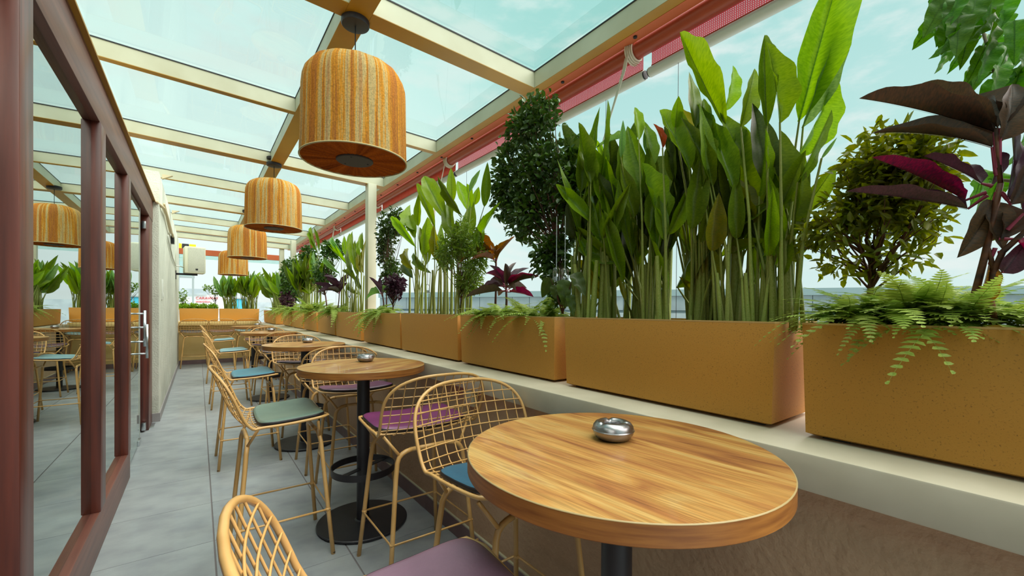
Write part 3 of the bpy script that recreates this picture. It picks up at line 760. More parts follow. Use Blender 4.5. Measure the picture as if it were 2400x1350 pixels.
def fern(label, c, n, L, group=None, seed=0, along=.15, spill=-.5, zs=1.29, up_=.5, across=.08):
    c = Vector((c[0], c[1], zs)); t = thing('fern', label, 'fern', c, 0, group); rnd = random.Random(seed)
    n = int(n*2.6); up_ = up_+.15
    for k in range(n):
        a = rnd.uniform(0, 2*PI); ln = L*rnd.uniform(.6, 1.3)
        d = Vector((math.cos(a)*.8+spill*rnd.random(), math.sin(a)*1.2, rnd.uniform(.0, up_))).normalized()
        b = c+Vector((rnd.uniform(-across, across), rnd.uniform(-along, along), rnd.uniform(0, .02)))
        o = link('frond', rnd.choice(FROND), 'fern_green', t)
        place(o, c, b, b+d*ln, ln*rnd.uniform(.8, 1.1), Vector((0, 0, 1)) if abs(d.z) < .9 else Vector((1, 0, 0)))
    return t
def pxw(p, w): return w*depth(p)/F

# ---- second planter: the tall heliconias
H2 = [(1380,430,1403,242,28,1),(1405,440,1427,232,22,1),(1425,510,1387,330,50,0),(1385,430,1362,332,34,1),(1470,322,1395,330,15,4),
(1525,480,1466,290,56,1),(1450,450,1465,318,40,1),(1497,330,1490,245,26,0),(1530,390,1511,278,34,1),(1455,370,1462,275,15,4),(1522,370,1514,297,26,4),
(1602,502,1496,345,54,2),(1528,570,1477,375,48,3),(1617,400,1550,238,48,0),(1582,300,1590,225,27,0),(1655,330,1583,253,36,3),(1630,300,1616,166,40,1),
(1700,300,1594,88,46,0),(1655,330,1650,225,30,1),(1553,348,1541,280,12,5),(1580,430,1567,300,30,1),(1612,450,1570,310,44,2),(1697,262,1736,143,32,0),
(1797,300,1790,93,38,1),(1828,290,1816,88,44,0),(1735,300,1775,155,44,0),(1805,440,1765,240,76,2),(1765,425,1692,258,62,1),(1872,285,1972,-90,88,0),
(1880,300,2016,-12,40,4),(1868,370,1982,175,46,0),(1868,430,1953,257,46,1),(1878,500,1966,383,42,0),(1925,372,1962,322,9,4),(1722,450,1662,250,44,1),
(1392,525,1300,426,34,0),(1348,530,1288,458,36,2),(1355,530,1303,500,26,2),(1442,618,1330,530,60,1),(1412,560,1388,430,46,2),(1400,650,1330,600,30,3),
(1395,668,1335,638,22,2),(1412,700,1376,622,42,3),(1482,545,1436,420,42,2),(1490,628,1476,520,26,1),(1662,645,1560,495,38,1),(1558,565,1545,455,32,1),
(1538,695,1514,612,34,3),(1634,700,1594,648,18,3),(1640,570,1641,408,44,2),(1466,705,1450,648,14,3),(1668,590,1688,452,44,3),(1664,655,1684,568,32,3),
(1722,532,1840,455,26,1),(1768,552,1890,438,24,1),(1688,602,1795,560,22,0),(1768,525,1738,398,36,3),(1792,505,1762,415,40,1),(1832,565,1815,440,44,2),
(1662,430,1640,240,44,1),(1700,560,1672,330,50,2),(1740,560,1712,300,44,1),(1600,600,1575,420,44,2),(1560,600,1590,380,46,2),(1500,600,1540,360,50,2),
(1450,600,1430,380,48,2),(1390,600,1350,440,44,2),(1480,640,1470,440,50,2),(1620,540,1650,340,48,1),(1820,500,1850,300,50,1),(1790,560,1830,340,50,2),
(1850,560,1890,380,40,1),(1840,480,1800,300,44,1),(1530,560,1500,400,44,2),(1580,540,1620,380,40,2),(1350,560,1325,470,34,2),(1370,480,1340,380,40,2),(1430,680,1500,560,44,2),(1550,660,1530,520,40,2)]
_r = random.Random(99)
for _k in range(96):
    _bx = _r.uniform(1350, 1860); _by = _r.uniform(540, 690) if _k < 58 else _r.uniform(430, 560); _ln = _r.uniform(110, 190); _sl = _r.uniform(-.55, .5)
    if 1700 < _bx < 1760 and _by > 600: continue
    H2.append((_bx, _by, _bx+_sl*_ln, _by-_ln, _r.uniform(24, 38), _r.choice((1, 1, 2, 2, 0))))
cl = [(1385, 'green heliconia clump at the left end of the second planter'), (1495, 'dark-leaved heliconia clump in the middle of the second planter'),
      (1650, 'heliconia with a yellow-brown oval leaf, right of the middle of the second planter'), (1800, 'tallest heliconia, one leaf reaching the top of the photo, right end of second planter')]
rn = random.Random(3)
for ci, (cpx, lb) in enumerate(cl):
    L = []; org = on_x(cpx, 742, 1.52); org.z = 1.285
    for (bx, by, tx_, ty, w, tone) in H2:
        near = min(range(4), key=lambda k: abs(cl[k][0]-bx))
        if near != ci: continue
        xb = 1.50+rn.uniform(-.06, .10) + (.07 if tone == 2 else 0); xt = xb+rn.uniform(-.08, .08)
        if tone in (4,): xt = xb
        b = on_x(bx, by, xb); tp = on_x(tx_, ty, xt)
        L.append((b, tp, pxw(b, w)*.95, tone))
    sh = []
    foots = {0: [(1345, 600, 5), (1358, 620, 6), (1372, 600, 6), (1390, 610, 7), (1405, 590, 7), (1422, 600, 8), (1438, 610, 6)],
             1: [(1468, 600, 7), (1490, 600, 9), (1500, 560, 9), (1520, 620, 6), (1545, 600, 7), (1560, 545, 11), (1530, 640, 5)],
             2: [(1622, 580, 7), (1640, 570, 11), (1658, 580, 10), (1678, 600, 8), (1692, 640, 6)],
             3: [(1722, 350, 10), (1712, 420, 7), (1765, 520, 8), (1785, 620, 7), (1800, 560, 12), (1815, 600, 9), (1828, 380, 8), (1845, 520, 10), (1858, 560, 8), (1752, 640, 6)]}[ci]
    for (px_, ty, r) in foots:
        xf = 1.50+rn.uniform(-.08, .12); f = on_x(px_+rn.uniform(-3, 3), 745, xf); f.z = 1.285
        tp = on_x(px_+rn.uniform(-12, 12), ty, xf+.01); sh.append((f, tp, pxw(f, r)*1.25))
    heliconia(lb, org, L, sh, 'heliconias in the second planter', 1.285, .0085)

# ---- first planter: fern mass, fine-leaved ficus, purple cordyline, broad-leaved climber
for k, (px_, lb, n, L_, up2) in enumerate([(2010, 'bright fern tuft trailing over the left corner of the nearest planter', 42, .14, .5), (2100, 'fern tuft filling the middle of the nearest planter', 46, .15, .7),
                                  (2190, 'fern tuft at the foot of the purple cordyline', 46, .16, .8), (2360, 'trailing fern right of the cordyline stems', 20, .13, .9)]):
    c = on_x(px_, 750, 1.45); fern(lb, (1.46, c.y), n, L_, 'ferns in the nearest planter', 20+k, .055, -.22, 1.31, up2+.25)
f0 = on_x(2040, 700, 1.53)
def E_(px_, py_, x, rx, ry, rxx=.10):
    c = on_x(px_, py_, x); s = depth(c)/F; return (c, (rxx, rx*s*1.0, ry*s))
shrub('small-leaved bushy tree with a brown trunk in the nearest planter', (1.53, f0.y, 1.30),
      [E_(2070, 395, 1.53, 105, 110)+(1.3,), E_(2150, 390, 1.55, 90, 100)+(1.2,), E_(2030, 490, 1.53, 130, 65), E_(1940, 545, 1.5, 80, 50)+(.75,), E_(2140, 520, 1.55, 80, 60)+(.7,), E_(1975, 620, 1.52, 95, 40, .07)+(.25,), E_(2110, 600, 1.52, 80, 50, .07)+(.3,)],
      2900, .036, .014, 'olive_foliage', 5, .0085, shell=.05, name='bushy_tree', nbr=36)
# cordyline
cor = thing('cordyline', 'purple and brown long-leaved cordyline with two bare stems in the nearest planter', 'plant', on_x(2300, 750, 1.40)); org = cor.location.copy()
XC = 1.40
def cpt(p, dx=0): return on_x(p[0], p[1], XC+dx)
for (pts, r) in [([(2272, 760), (2285, 690), (2308, 600), (2330, 500), (2345, 430)], 8), ([(2330, 760), (2320, 700), (2328, 640), (2350, 590), (2400, 545), (2460, 500)], 8), ([(2345, 430), (2338, 360), (2335, 300)], 5), ([(2328, 640), (2322, 600), (2310, 560)], 5)]:
    mb = MB(); P = [cpt(p)-org for p in pts]; mb.tube(P, [pxw(cpt(pts[0]), r)*(1-.08*i) for i in range(len(P))], 9); build('stem', mb, 'cord_stem', cor, True)
CL = [((2330, 310), (2028, 203), 44, 'cord_brown', .02), ((2325, 345), (2072, 262), 84, 'cord_brown', -.02), ((2338, 300), (2168, 178), 46, 'cord_brown', .04), ((2262, 470), (2058, 352), 20, 'cord_magenta', -.04),
      ((2268, 490), (1992, 432), 24, 'cord_purple', -.06), ((2300, 430), (2175, 352), 50, 'cord_purple', .05), ((2328, 470), (2275, 600), 84, 'cord_brown', -.03), ((2345, 330), (2420, 180), 70, 'cord_brown', 0),
      ((2360, 470), (2400, 290), 56, 'cord_purple', .03), ((2370, 480), (2470, 300), 60, 'cord_brown', .0), ((2345, 560), (2385, 460), 44, 'cord_brown', .03), ((2400, 500), (2480, 470), 70, 'cord_purple', 0),
      ((2330, 360), (2350, 440), 40, 'cord_purple', .06), ((2380, 560), (2450, 620), 50, 'cord_magenta', .02), ((2318, 620), (2290, 750), 26, 'cord_orange', -.01), ((2350, 640), (2420, 560), 44, 'cord_purple', .0),
      ((2345, 300), (2320, 180), 36, 'cord_brown', .08), ((2310, 500), (2360, 580), 46, 'cord_brown', .0)]
for i, (b, t_, w, m_, dx) in enumerate(CL):
    B = cpt(b); T = cpt(t_, dx)
    o = leaf_obj(CORD, (2, 0, 2, 2, 2)[i] if i < 5 else i % 3, m_, 'midrib_purple', 'leaf'); o.parent = cor
    place(o, org, B, T, pxw(B, w), (-fw+Vector((0, 0, .55+.3*math.sin(i*3)))).normalized())
    K = cpt((b[0]*.35+2340*.65, b[1]*.35+(440 if b[1] < 500 else 560)*.65)); stem_obj(org, K, B, pxw(B, 4.5), 'stem_pink', cor, 'petiole')
# broad-leaved climber at the top right
bl = thing('broad_leaved_tree', 'broad green leaves hanging in at the top right corner of the photo', 'plant', (1.62, -.05, 1.30)); org = bl.location.copy()
rn = random.Random(12)
SP = []
for k in range(64):
    px_ = rn.uniform(2190, 2560); py_ = rn.uniform(-120, 190)
    if px_ < 2260 and py_ > 120: py_ -= 90
    SP.append((px_, py_))
SP += [(2175, 60), (2200, 20), (2235, 90), (2260, 100), (2310, 110), (2350, 130), (2210, 110), (2320, 210), (2355, 220), (2385, 240), (2330, 170), (2400, 150), (2290, 420), (2340, 430), (2385, 400), (2420, 420), (2360, 520), (2400, 460), (2295, 440), (2440, 600), (2390, 330), (2370, 270)]
for i, (px_, py_) in enumerate(SP):
    x = 1.60+rn.uniform(-.10, .16); B = on_x(px_+rn.uniform(5, 20), py_-rn.uniform(10, 30), x); ln = rn.uniform(60, 95)
    T = on_x(px_-rn.uniform(-14, 36), py_+ln*.75, x-.02); o = leaf_obj(BROAD, rn.randrange(3), 'tree_green', 'midrib', 'leaf'); o.parent = bl
    place(o, org, B, T, pxw(B, rn.uniform(40, 62)), (-fw+Vector((rn.uniform(-.8, .8), rn.uniform(-.8, .8), rn.uniform(-.2, .9)))).normalized())
mb = MB()
for (a, b) in [((2460, 760), (2400, 100)), ((2400, 300), (2300, 60)), ((2440, 420), (2330, 420)), ((2430, 600), (2370, 240))]:
    A = on_x(*a, 1.62)-org; B = on_x(*b, 1.62)-org; mb.tube([A, A.lerp(B, .5)+Vector((.01, .01, 0)), B], [.006, .0045, .003], 6)
build('stem', mb, 'bark_pale', bl, True)

# ---- third planter
f3 = on_x(1320, 735, 1.58)
shrub('dark round-leaved tree reaching the roof, right end of the third planter', (1.58, f3.y, 1.29),
      [E_(1245, 290, 1.60, 120, 80), E_(1270, 400, 1.60, 110, 90, .12), E_(1240, 500, 1.58, 105, 80), E_(1290, 600, 1.56, 70, 70), E_(1190, 430, 1.58, 60, 120), E_(1340, 450, 1.6, 50, 160), E_(1310, 690, 1.5, 30, 30, .06)],
      4600, .042, .026, 'dark_foliage', 9, .010, shell=.1, name='bushy_tree', nbr=70)
big = thing('heart_leaf_vine', 'vine with heart-shaped leaves hanging beside the second planter edge', 'plant', on_x(1310, 735, 1.45)); org = big.location.copy()
for (b, t_, w) in [((1320, 655), (1326, 722), 40), ((1345, 640), (1372, 690), 36), ((1290, 650), (1270, 700), 34), ((1335, 690), (1345, 740), 26), ((1300, 668), (1300, 700), 26)]:
    B = on_x(*b, 1.42); T = on_x(*t_, 1.41); o = leaf_obj(BROAD, 0, 'leaf2', 'midrib', 'leaf'); o.parent = big; place(o, org, B, T, pxw(B, w), -fw)
    stem_obj(org, on_x(1318, 735, 1.46), B, .003, 'stem_brown', big)
def cordy(label, foot, h, leaves, L, w, mats, seed=0, group=None, x=None):
    rnd = random.Random(seed); foot = Vector(foot); t = thing('cordyline', label, 'plant', foot, 0, group)
    top = foot+Vector((rnd.uniform(-.03, .03), rnd.uniform(-.03, .03), h)); mb = MB(); mb.tube([(0, 0, -.02), (top-foot)*.5+Vector((.006, .0, 0)), top-foot], [.008, .007, .006], 8); build('stem', mb, 'stem_brown', t, True)
    for k in range(leaves):
        a = rnd.uniform(0, 2*PI); el = rnd.uniform(-.2, 1.3); d = Vector((math.cos(a)*.7, math.sin(a), el)).normalized(); ll = L*rnd.uniform(.7, 1.15); b = top+Vector((0, 0, -rnd.uniform(0, h*.25)))
        o = leaf_obj(CORD, rnd.randrange(3), rnd.choice(mats), 'midrib_purple', 'leaf'); o.parent = t
        place(o, foot, b+d*.03, b+d*(ll+.03), w*rnd.uniform(.8, 1.2), (Vector((0, 0, 1))+Vector((rnd.uniform(-.3, .3), rnd.uniform(-.3, .3), 0))).normalized())
        stem_obj(foot, b, b+d*.04, .004, 'stem_pink', t, 'petiole')
    return t
c = on_x(1185, 735, 1.50); cordy('purple cordyline on a thin stem above the spilling fern of the third planter', (1.50, c.y, 1.29), .22, 15, .20, .040, ['cord_purple', 'cord_purple', 'cord_brown', 'cord_magenta'], 4)
c = on_x(1160, 735, 1.56); cordy('orange-green cordyline behind the purple one, left half of the third planter', (1.56, c.y, 1.29), .46, 9, .20, .045, ['cord_orange', 'cord_brown', 'cord_orange'], 6)
c = on_x(1170, 740, 1.46); fern('fern spilling over the front of the third planter', (1.44, c.y), 34, .17, 'ferns along the planter row', 41, .12, -.45, 1.30, .55)
c = on_x(1265, 740, 1.46); fern('upright pale fern at the right half of the third planter', (1.48, c.y), 26, .17, 'ferns along the planter row', 42, .10, -.3, 1.295, 1.0)
# hanging fronds
t = bpy.data.objects['fern']
# ---- fourth planter
H4 = [(1020,535,975,420,26,0),(1045,515,989,404,46,0),(1082,505,1031,417,28,1),(1060,475,1057,393,24,0),(1098,495,1072,420,32,0),(1104,488,1093,433,13,0),(1100,450,1125,397,14,4),(1135,485,1143,380,24,1),
(975,580,911,500,22,0),(975,540,948,484,18,0),(980,530,980,450,20,0),(972,560,955,515,28,1),(968,632,932,567,20,3),(1010,640,962,590,22,1),(968,652,940,615,26,2),(1025,612,1018,530,28,3),(1028,620,1034,525,26,1),
(1130,548,1165,475,24,0),(1112,480,1122,438,20,0),(1060,560,1050,450,40,1),(1090,560,1110,470,36,1),(1000,620,985,530,30,1),(1040,640,1020,560,30,2),(1080,620,1070,520,34,2),(1120,600,1130,500,30,1),(990,600,1000,510,30,0)]
rn = random.Random(8)
L = []
for (bx, by, tx_, ty, w, tone) in H4:
    xb = 1.56+rn.uniform(-.08, .1); b = on_x(bx, by, xb); tp = on_x(tx_, ty, xb+rn.uniform(-.06, .06)); L.append((b, tp, pxw(b, w)*.92, tone))
sh = []
for px_ in (960, 975, 988, 998, 1008, 1018, 1026, 1034, 1042, 1050, 1058, 1068, 1076, 1086, 1096, 1102):
    xf = 1.54+rn.uniform(-.08, .12); f = on_x(px_, 738, xf); f.z = 1.285; tp = on_x(px_+rn.uniform(-6, 8), rn.uniform(600, 650), xf); sh.append((f, tp, pxw(f, rn.uniform(2.5, 4.5))))
heliconia('heliconia with bright upright leaves in the fourth planter, left of the dark tree', on_x(1020, 738, 1.56), L, sh, None, 1.285, .007)
f4 = on_x(1085, 735, 1.50)
shrub('fine-leaved bamboo-like shrub in front of the fourth planter heliconia', (1.48, f4.y, 1.29), [E_(1085, 560, 1.46, 55, 60), E_(1050, 590, 1.46, 40, 50), E_(1115, 600, 1.48, 40, 60), E_(1100, 660, 1.5, 50, 40)],
      2200, .044, .010, 'mid_foliage', 14, .006, shell=.1, nbr=50)
# ---- fifth planter, beside the column
f5 = on_x(910, 730, 1.62)
shrub('dark climbing shrub right of the nearest column', (1.60, f5.y, 1.29), [E_(903, 565, 1.62, 38, 80), E_(918, 650, 1.6, 48, 55), E_(928, 525, 1.65, 40, 45)], 1700, .042, .026, 'dark_foliage', 16, .008, shell=.1, nbr=40)
f5 = on_x(925, 730, 1.52)
shrub('low purple-leaved shrub below the climbing shrub in the fifth planter', (1.5, f5.y, 1.29), [E_(925, 670, 1.5, 38, 32)], 420, .045, .026, 'cord_purple', 17, .006, shell=.1)
c = on_x(905, 728, 1.5); cordy('small purple cordyline with drooping leaves beside the nearest column', (1.48, c.y, 1.29), .24, 9, .24, .035, ['cord_purple', 'leaf4'], 18)
c = on_x(895, 725, 1.46); fern('fern at the foot of the nearest column', (1.46, c.y), 30, .24, 'ferns along the planter row', 43, .16, -.55, 1.295, .45)
# ---- sixth planter
H6 = [(835,630,822,539,18,0),(812,600,805,549,14,0),(825,610,819,546,12,1),(845,600,841,545,14,0),(850,590,848,543,10,1),(800,590,774,552,12,4),(818,625,765,567,14,0),(796,642,756,600,12,4),(835,660,801,629,13,1),
      (840,650,830,560,16,1),(846,640,838,580,16,3),(826,640,815,570,15,1),(848,680,835,640,14,2),(840,690,812,660,12,1),(852,640,852,560,14,3)]
L = []
for (bx, by, tx_, ty, w, tone) in H6:
    xb = 1.58+rn.uniform(-.08, .1); b = on_x(bx, by, xb); tp = on_x(tx_, ty, xb); L.append((b, tp, pxw(b, w)*.92, tone))
sh = []
for px_ in range(800, 852, 5):
    xf = 1.56+rn.uniform(-.08, .1); f = on_x(px_, 732, xf); f.z = 1.285; tp = on_x(px_+rn.uniform(-3, 5), rn.uniform(640, 670), xf); sh.append((f, tp, pxw(f, rn.uniform(1.5, 2.5))))
heliconia('heliconia with pale upright leaf tips left of the nearest column', on_x(830, 732, 1.58), L, sh, None, 1.285, .008)
c = on_x(790, 728, 1.5); cordy('purple cordyline with drooping leaves in the planter left of the nearest column', (1.5, c.y, 1.29), .34, 12, .30, .06, ['cord_purple', 'cord_purple', 'cord_brown'], 22)
c = on_x(790, 725, 1.48); fern('fern in front of the purple cordyline, left of the nearest column', (1.47, c.y), 28, .27, 'ferns along the planter row', 44, .2, -.5, 1.295, .5)
# ---- seventh planter onwards
f7 = on_x(765, 728, 1.62)
shrub('tall dark shrub with round leaves in the seventh planter, under the roof', (1.64, f7.y, 1.29), [E_(725, 600, 1.66, 30, 28, .2), E_(780, 585, 1.66, 42, 26, .2), E_(760, 640, 1.62, 36, 40, .2), E_(700, 640, 1.62, 25, 50, .15)],
      1900, .060, .038, 'dark_foliage', 26, .012, shell=.1, nbr=40)
H7 = [(745,592,724,527,9,1),(748,592,736,530,8,1),(742,640,738,590,12,4),(735,660,728,585,10,1),(750,680,735,640,14,2),(728,690,705,660,9,0),(715,640,695,632,9,1),(750,650,742,600,12,1),(755,640,760,600,10,0)]
L = []
for (bx, by, tx_, ty, w, tone) in H7:
    xb = 1.56; b = on_x(bx, by, xb); tp = on_x(tx_, ty, xb); L.append((b, tp, pxw(b, w)*.92, tone))
sh = []
for px_ in (718, 724, 730, 738, 744, 752):
    xf = 1.56+rn.uniform(-.05, .08); f = on_x(px_, 728, xf); f.z = 1.285; tp = on_x(px_+rn.uniform(-2, 3), rn.uniform(640, 670), xf); sh.append((f, tp, pxw(f, 1.8)))
heliconia('heliconia with two tall leaves crossing the brown awning tube', on_x(740, 728, 1.56), L, sh, None, 1.285, .009)
c = on_x(703, 722, 1.5); fern('bright round fern tuft in the eighth planter', (1.48, 7.35), 26, .30, 'ferns along the planter row', 45, .2, -.3, 1.295, 1.1)
gen_heliconia('heliconia left of the bright round fern, below the second column', (1.58, 8.5), 20, .6, .50, .55, .10, None, 31, .35)
fern('small bright fern in front of the third planter from the corner', (1.47, 9.2), 22, .30, 'ferns along the planter row', 46, .25, -.5, 1.295, .6)
shrub('dark green rounded shrub left of the second column', (1.62, 10.2, 1.29), [((1.60, 10.2, 2.1), (.2, .62, .42)), ((1.58, 10.0, 1.75), (.2, .55, .35))], 1700, .07, .045, 'dark_foliage', 33, .014, shell=.1)
shrub('dark purple bushy plant under the dark shrub near the far corner', (1.55, 9.9, 1.29), [((1.50, 9.9, 1.55), (.14, .42, .22))], 500, .07, .04, 'cord_purple', 34, .008, shell=.1)
gen_heliconia('heliconia in the projecting corner planter', (1.55, 11.5), 26, .6, .50, .55, .11, None, 35, .6, (0, 0, 1, 4))
fern('trailing fern over the joint of the corner planter', (1.50, 10.75), 18, .30, 'ferns along the planter row', 47, .2, -.6, 1.295, .5)
# ---- far planters
gen_heliconia('bright green heliconia at the left of the far corner planter', (.66, 12.97), 20, .5, .42, .50, .10, 'heliconias on the far counter', 36, .06, (0, 0, 4), 1.33, .17)
gen_heliconia('bright green heliconia at the right of the far corner planter', (1.06, 12.97), 22, .5, .46, .55, .11, 'heliconias on the far counter', 37, .06, (0, 0, 4, 1), 1.33, .17)
for o in [x for x in bpy.data.objects if x.get('group') == 'heliconias on the far counter']: pass
for k in range(4):
    x = -.28+.19*k
    shrub(['leftmost low bright herb tuft in the far left planter', 'low bright herb tuft second from the left wall, far planter', 'low bright herb tuft third from the left wall, far planter', 'rightmost low bright herb tuft of the far left planter'][k],
          (x, 12.96, 1.33), [((x, 12.95, 1.39), (.12, .12, .07+.02*(k % 2)))], 260, .05, .03, 'lime_foliage', 50+k, .005, 'herb tufts in the far left planter', nbr=8, name='herb_tuft')
shrub('thin pinkish-leaved twig shrub above the far left planter', (.36, 12.98, 1.33), [((.22, 12.98, 1.86), (.22, .1, .10)), ((.36, 12.98, 1.75), (.12, .1, .10))], 130, .06, .035, 'mid_foliage', 60, .006, shell=.1, name='twig_shrub')
shrub('sparse twiggy bush beside the left wall, far planter', (-.30, 13.0, 1.33), [((-.30, 13.0, 1.6), (.10, .1, .26))], 150, .05, .028, 'mid_foliage', 61, .006, shell=.1, name='twig_shrub')

# ================================================================== TABLES
PROTO = {}
def table(x, y, label, rot):
    g = 'round bar tables along the right wall'
    if 't' not in PROTO:
        t = thing('bar_table', label, 'table', (x, y, 0), rot, g)
        mb = MB(); mb.lathe([(0, .9955), (.373, .9955)], 96); build('table_top', mb, 'wood_laminate', t, False)
        mb = MB(); mb.lathe([(.373, .9956), (.3755, .9945), (.3755, .9935)], 96); build('edge_strip', mb, 'table_edge_line', t, True)
        mb = MB(); mb.lathe([(.3752, .9935), (.3752, .956), (.372, .953), (0, .953)], 96); build('edge_band', mb, 'table_edge', t)
        mb = MB(); mb.lathe([(.038, .016), (.038, .953)], 28); build('pole', mb, 'black_steel', t, True)
        mb = MB(); mb.lathe([(0, .95), (.13, .95), (.13, .942), (0, .942)][::-1], 28); build('mounting_plate', mb, 'black_steel', t)
        mb = MB(); mb.lathe([(0, .006), (.266, .006), (.27, .010), (.270, .018), (.266, .022), (.05, .024), (.046, .028), (.039, .03)], 64); BP = build('base_plate', mb, 'black_steel', t)
        for k in range(4):
            a = PI/4+k*PI/2; mb = MB(); mb.lathe([(0, 0), (.014, 0), (.014, .008), (0, .008)], 12, (.24*math.cos(a), .24*math.sin(a), 0)); build('foot_glide', mb, 'black_rubber', BP)
        mb = MB(); mb.lathe([(.19, .325), (.19, .365), (.184, .365), (.184, .325), (.19, .325)], 64); FR = build('foot_ring', mb, 'black_steel', t)
        mb = MB(); mb.box(-.186, .186, -.017, .017, .341, .347); build('ring_strap', mb, 'black_steel', FR)
        PROTO['t'] = t; return t
    c = copy_tree(PROTO['t']); c.location = (x, y, 0); c.rotation_euler = (0, 0, rot); c['label'] = label; return c
TB = [(.845, .685, 'nearest round wooden bar table, large in the lower right of the photo', R(96)), (.835, 2.68, 'second round bar table from the camera, between the magenta and violet stools', R(28)),
      (.855, 4.60, 'third round bar table from the camera, behind the grey-green stool', R(50)), (.86, 7.25, 'fourth round bar table from the camera', R(10)), (.90, 10.0, 'farthest round bar table, close to the far counter', R(80))]
for a in TB: table(*a)
def ashtray(x, y, label):
    g = 'steel ashtrays on the bar tables'
    if 'a' not in PROTO:
        t = thing('ashtray', label, 'ashtray', (x, y, .9965), .4, g); t.scale = (1.1, 1.1, 1.1)
        mb = MB(); mb.lathe([(0, .0), (.033, .0), (.042, .005), (.0485, .016), (.049, .022)], 48); build('bowl', mb, 'steel', t, True)
        def wob(a, z): return 1
        mb = MB(); pr = [(.0495, .0212), (.0512, .0222), (.0512, .0232), (.0500, .0240), (.0495, .026), (.048, .033), (.043, .040), (.036, .0435), (.029, .0435), (.024, .041), (.022, .036), (.0215, .030)]
        vs = []; fs = []; n = 60
        for i, (r, z) in enumerate(pr):
            for k in range(n):
                a = 2*PI*k/n; d = 0
                for q in range(3):
                    da = (a-(.6+q*2*PI/3)+PI) % (2*PI)-PI
                    if abs(da) < .22 and 6 <= i <= 9: d = .0035*math.cos(da/.22*PI/2)
                vs.append((r*math.cos(a), r*math.sin(a), z-d))
        for i in range(len(pr)-1):
            for k in range(n): fs.append((i*n+k, i*n+(k+1) % n, (i+1)*n+(k+1) % n, (i+1)*n+k))
        mb.add(vs, fs); build('lid', mb, 'steel', t, True)
        mb = MB(); mb.lathe([(0, .012), (.04, .012)], 24); build('inner_floor', mb, 'black_rubber', t)
        PROTO['a'] = t; return t
    c = copy_tree(PROTO['a']); c.location = (x, y, .9965); c.rotation_euler = (0, 0, y); c['label'] = label; return c
for (x, y, l) in [(.900, .745, 'steel ashtray on the nearest table'), (.895, 2.83, 'steel ashtray on the second table from the camera'), (.91, 4.76, 'steel ashtray on the third table from the camera'),
                  (.91, 7.50, 'steel ashtray on the fourth table from the camera'), (.98, 10.15, 'steel ashtray on the farthest table')]: ashtray(x, y, l)

# ================================================================== STOOLS
PROF = [(.205, .748), (.12, .737), (.04, .730), (-.04, .726), (-.11, .726), (-.16, .733), (-.198, .752), (-.222, .780), (-.243, .82), (-.266, .88), (-.290, .945), (-.312, 1.005), (-.324, 1.038)]
_P = np.array(PROF); _d = np.r_[0, np.cumsum(np.linalg.norm(np.diff(_P, axis=0), axis=1))]; LT = _d[-1]
def prof(s):
    s = s*LT
    # smooth interpolation
    y = np.interp(s, _d, _P[:, 0]); z = np.interp(s, _d, _P[:, 1]); return y, z
def surf(u, s):
    y, z = prof(s); k = min(1, max(0, (s-.42)/.18)); k = k*k*(3-2*k)
    return Vector((u, y+.62*u*u*k, z+.38*u*u*(1-k)-.0))
def hw(s):
    if s < .06: return .20+.052*math.sqrt(max(0, 1-((.06-s)/.06)**2))
    if s < .45: return .252+.006*(s-.06)/.39
    if s < .72: return .258+.010*(s-.45)/.27
    q = (s-.72)/.28; return .268*max(0, 1-q**3.0)**(1/2.7)
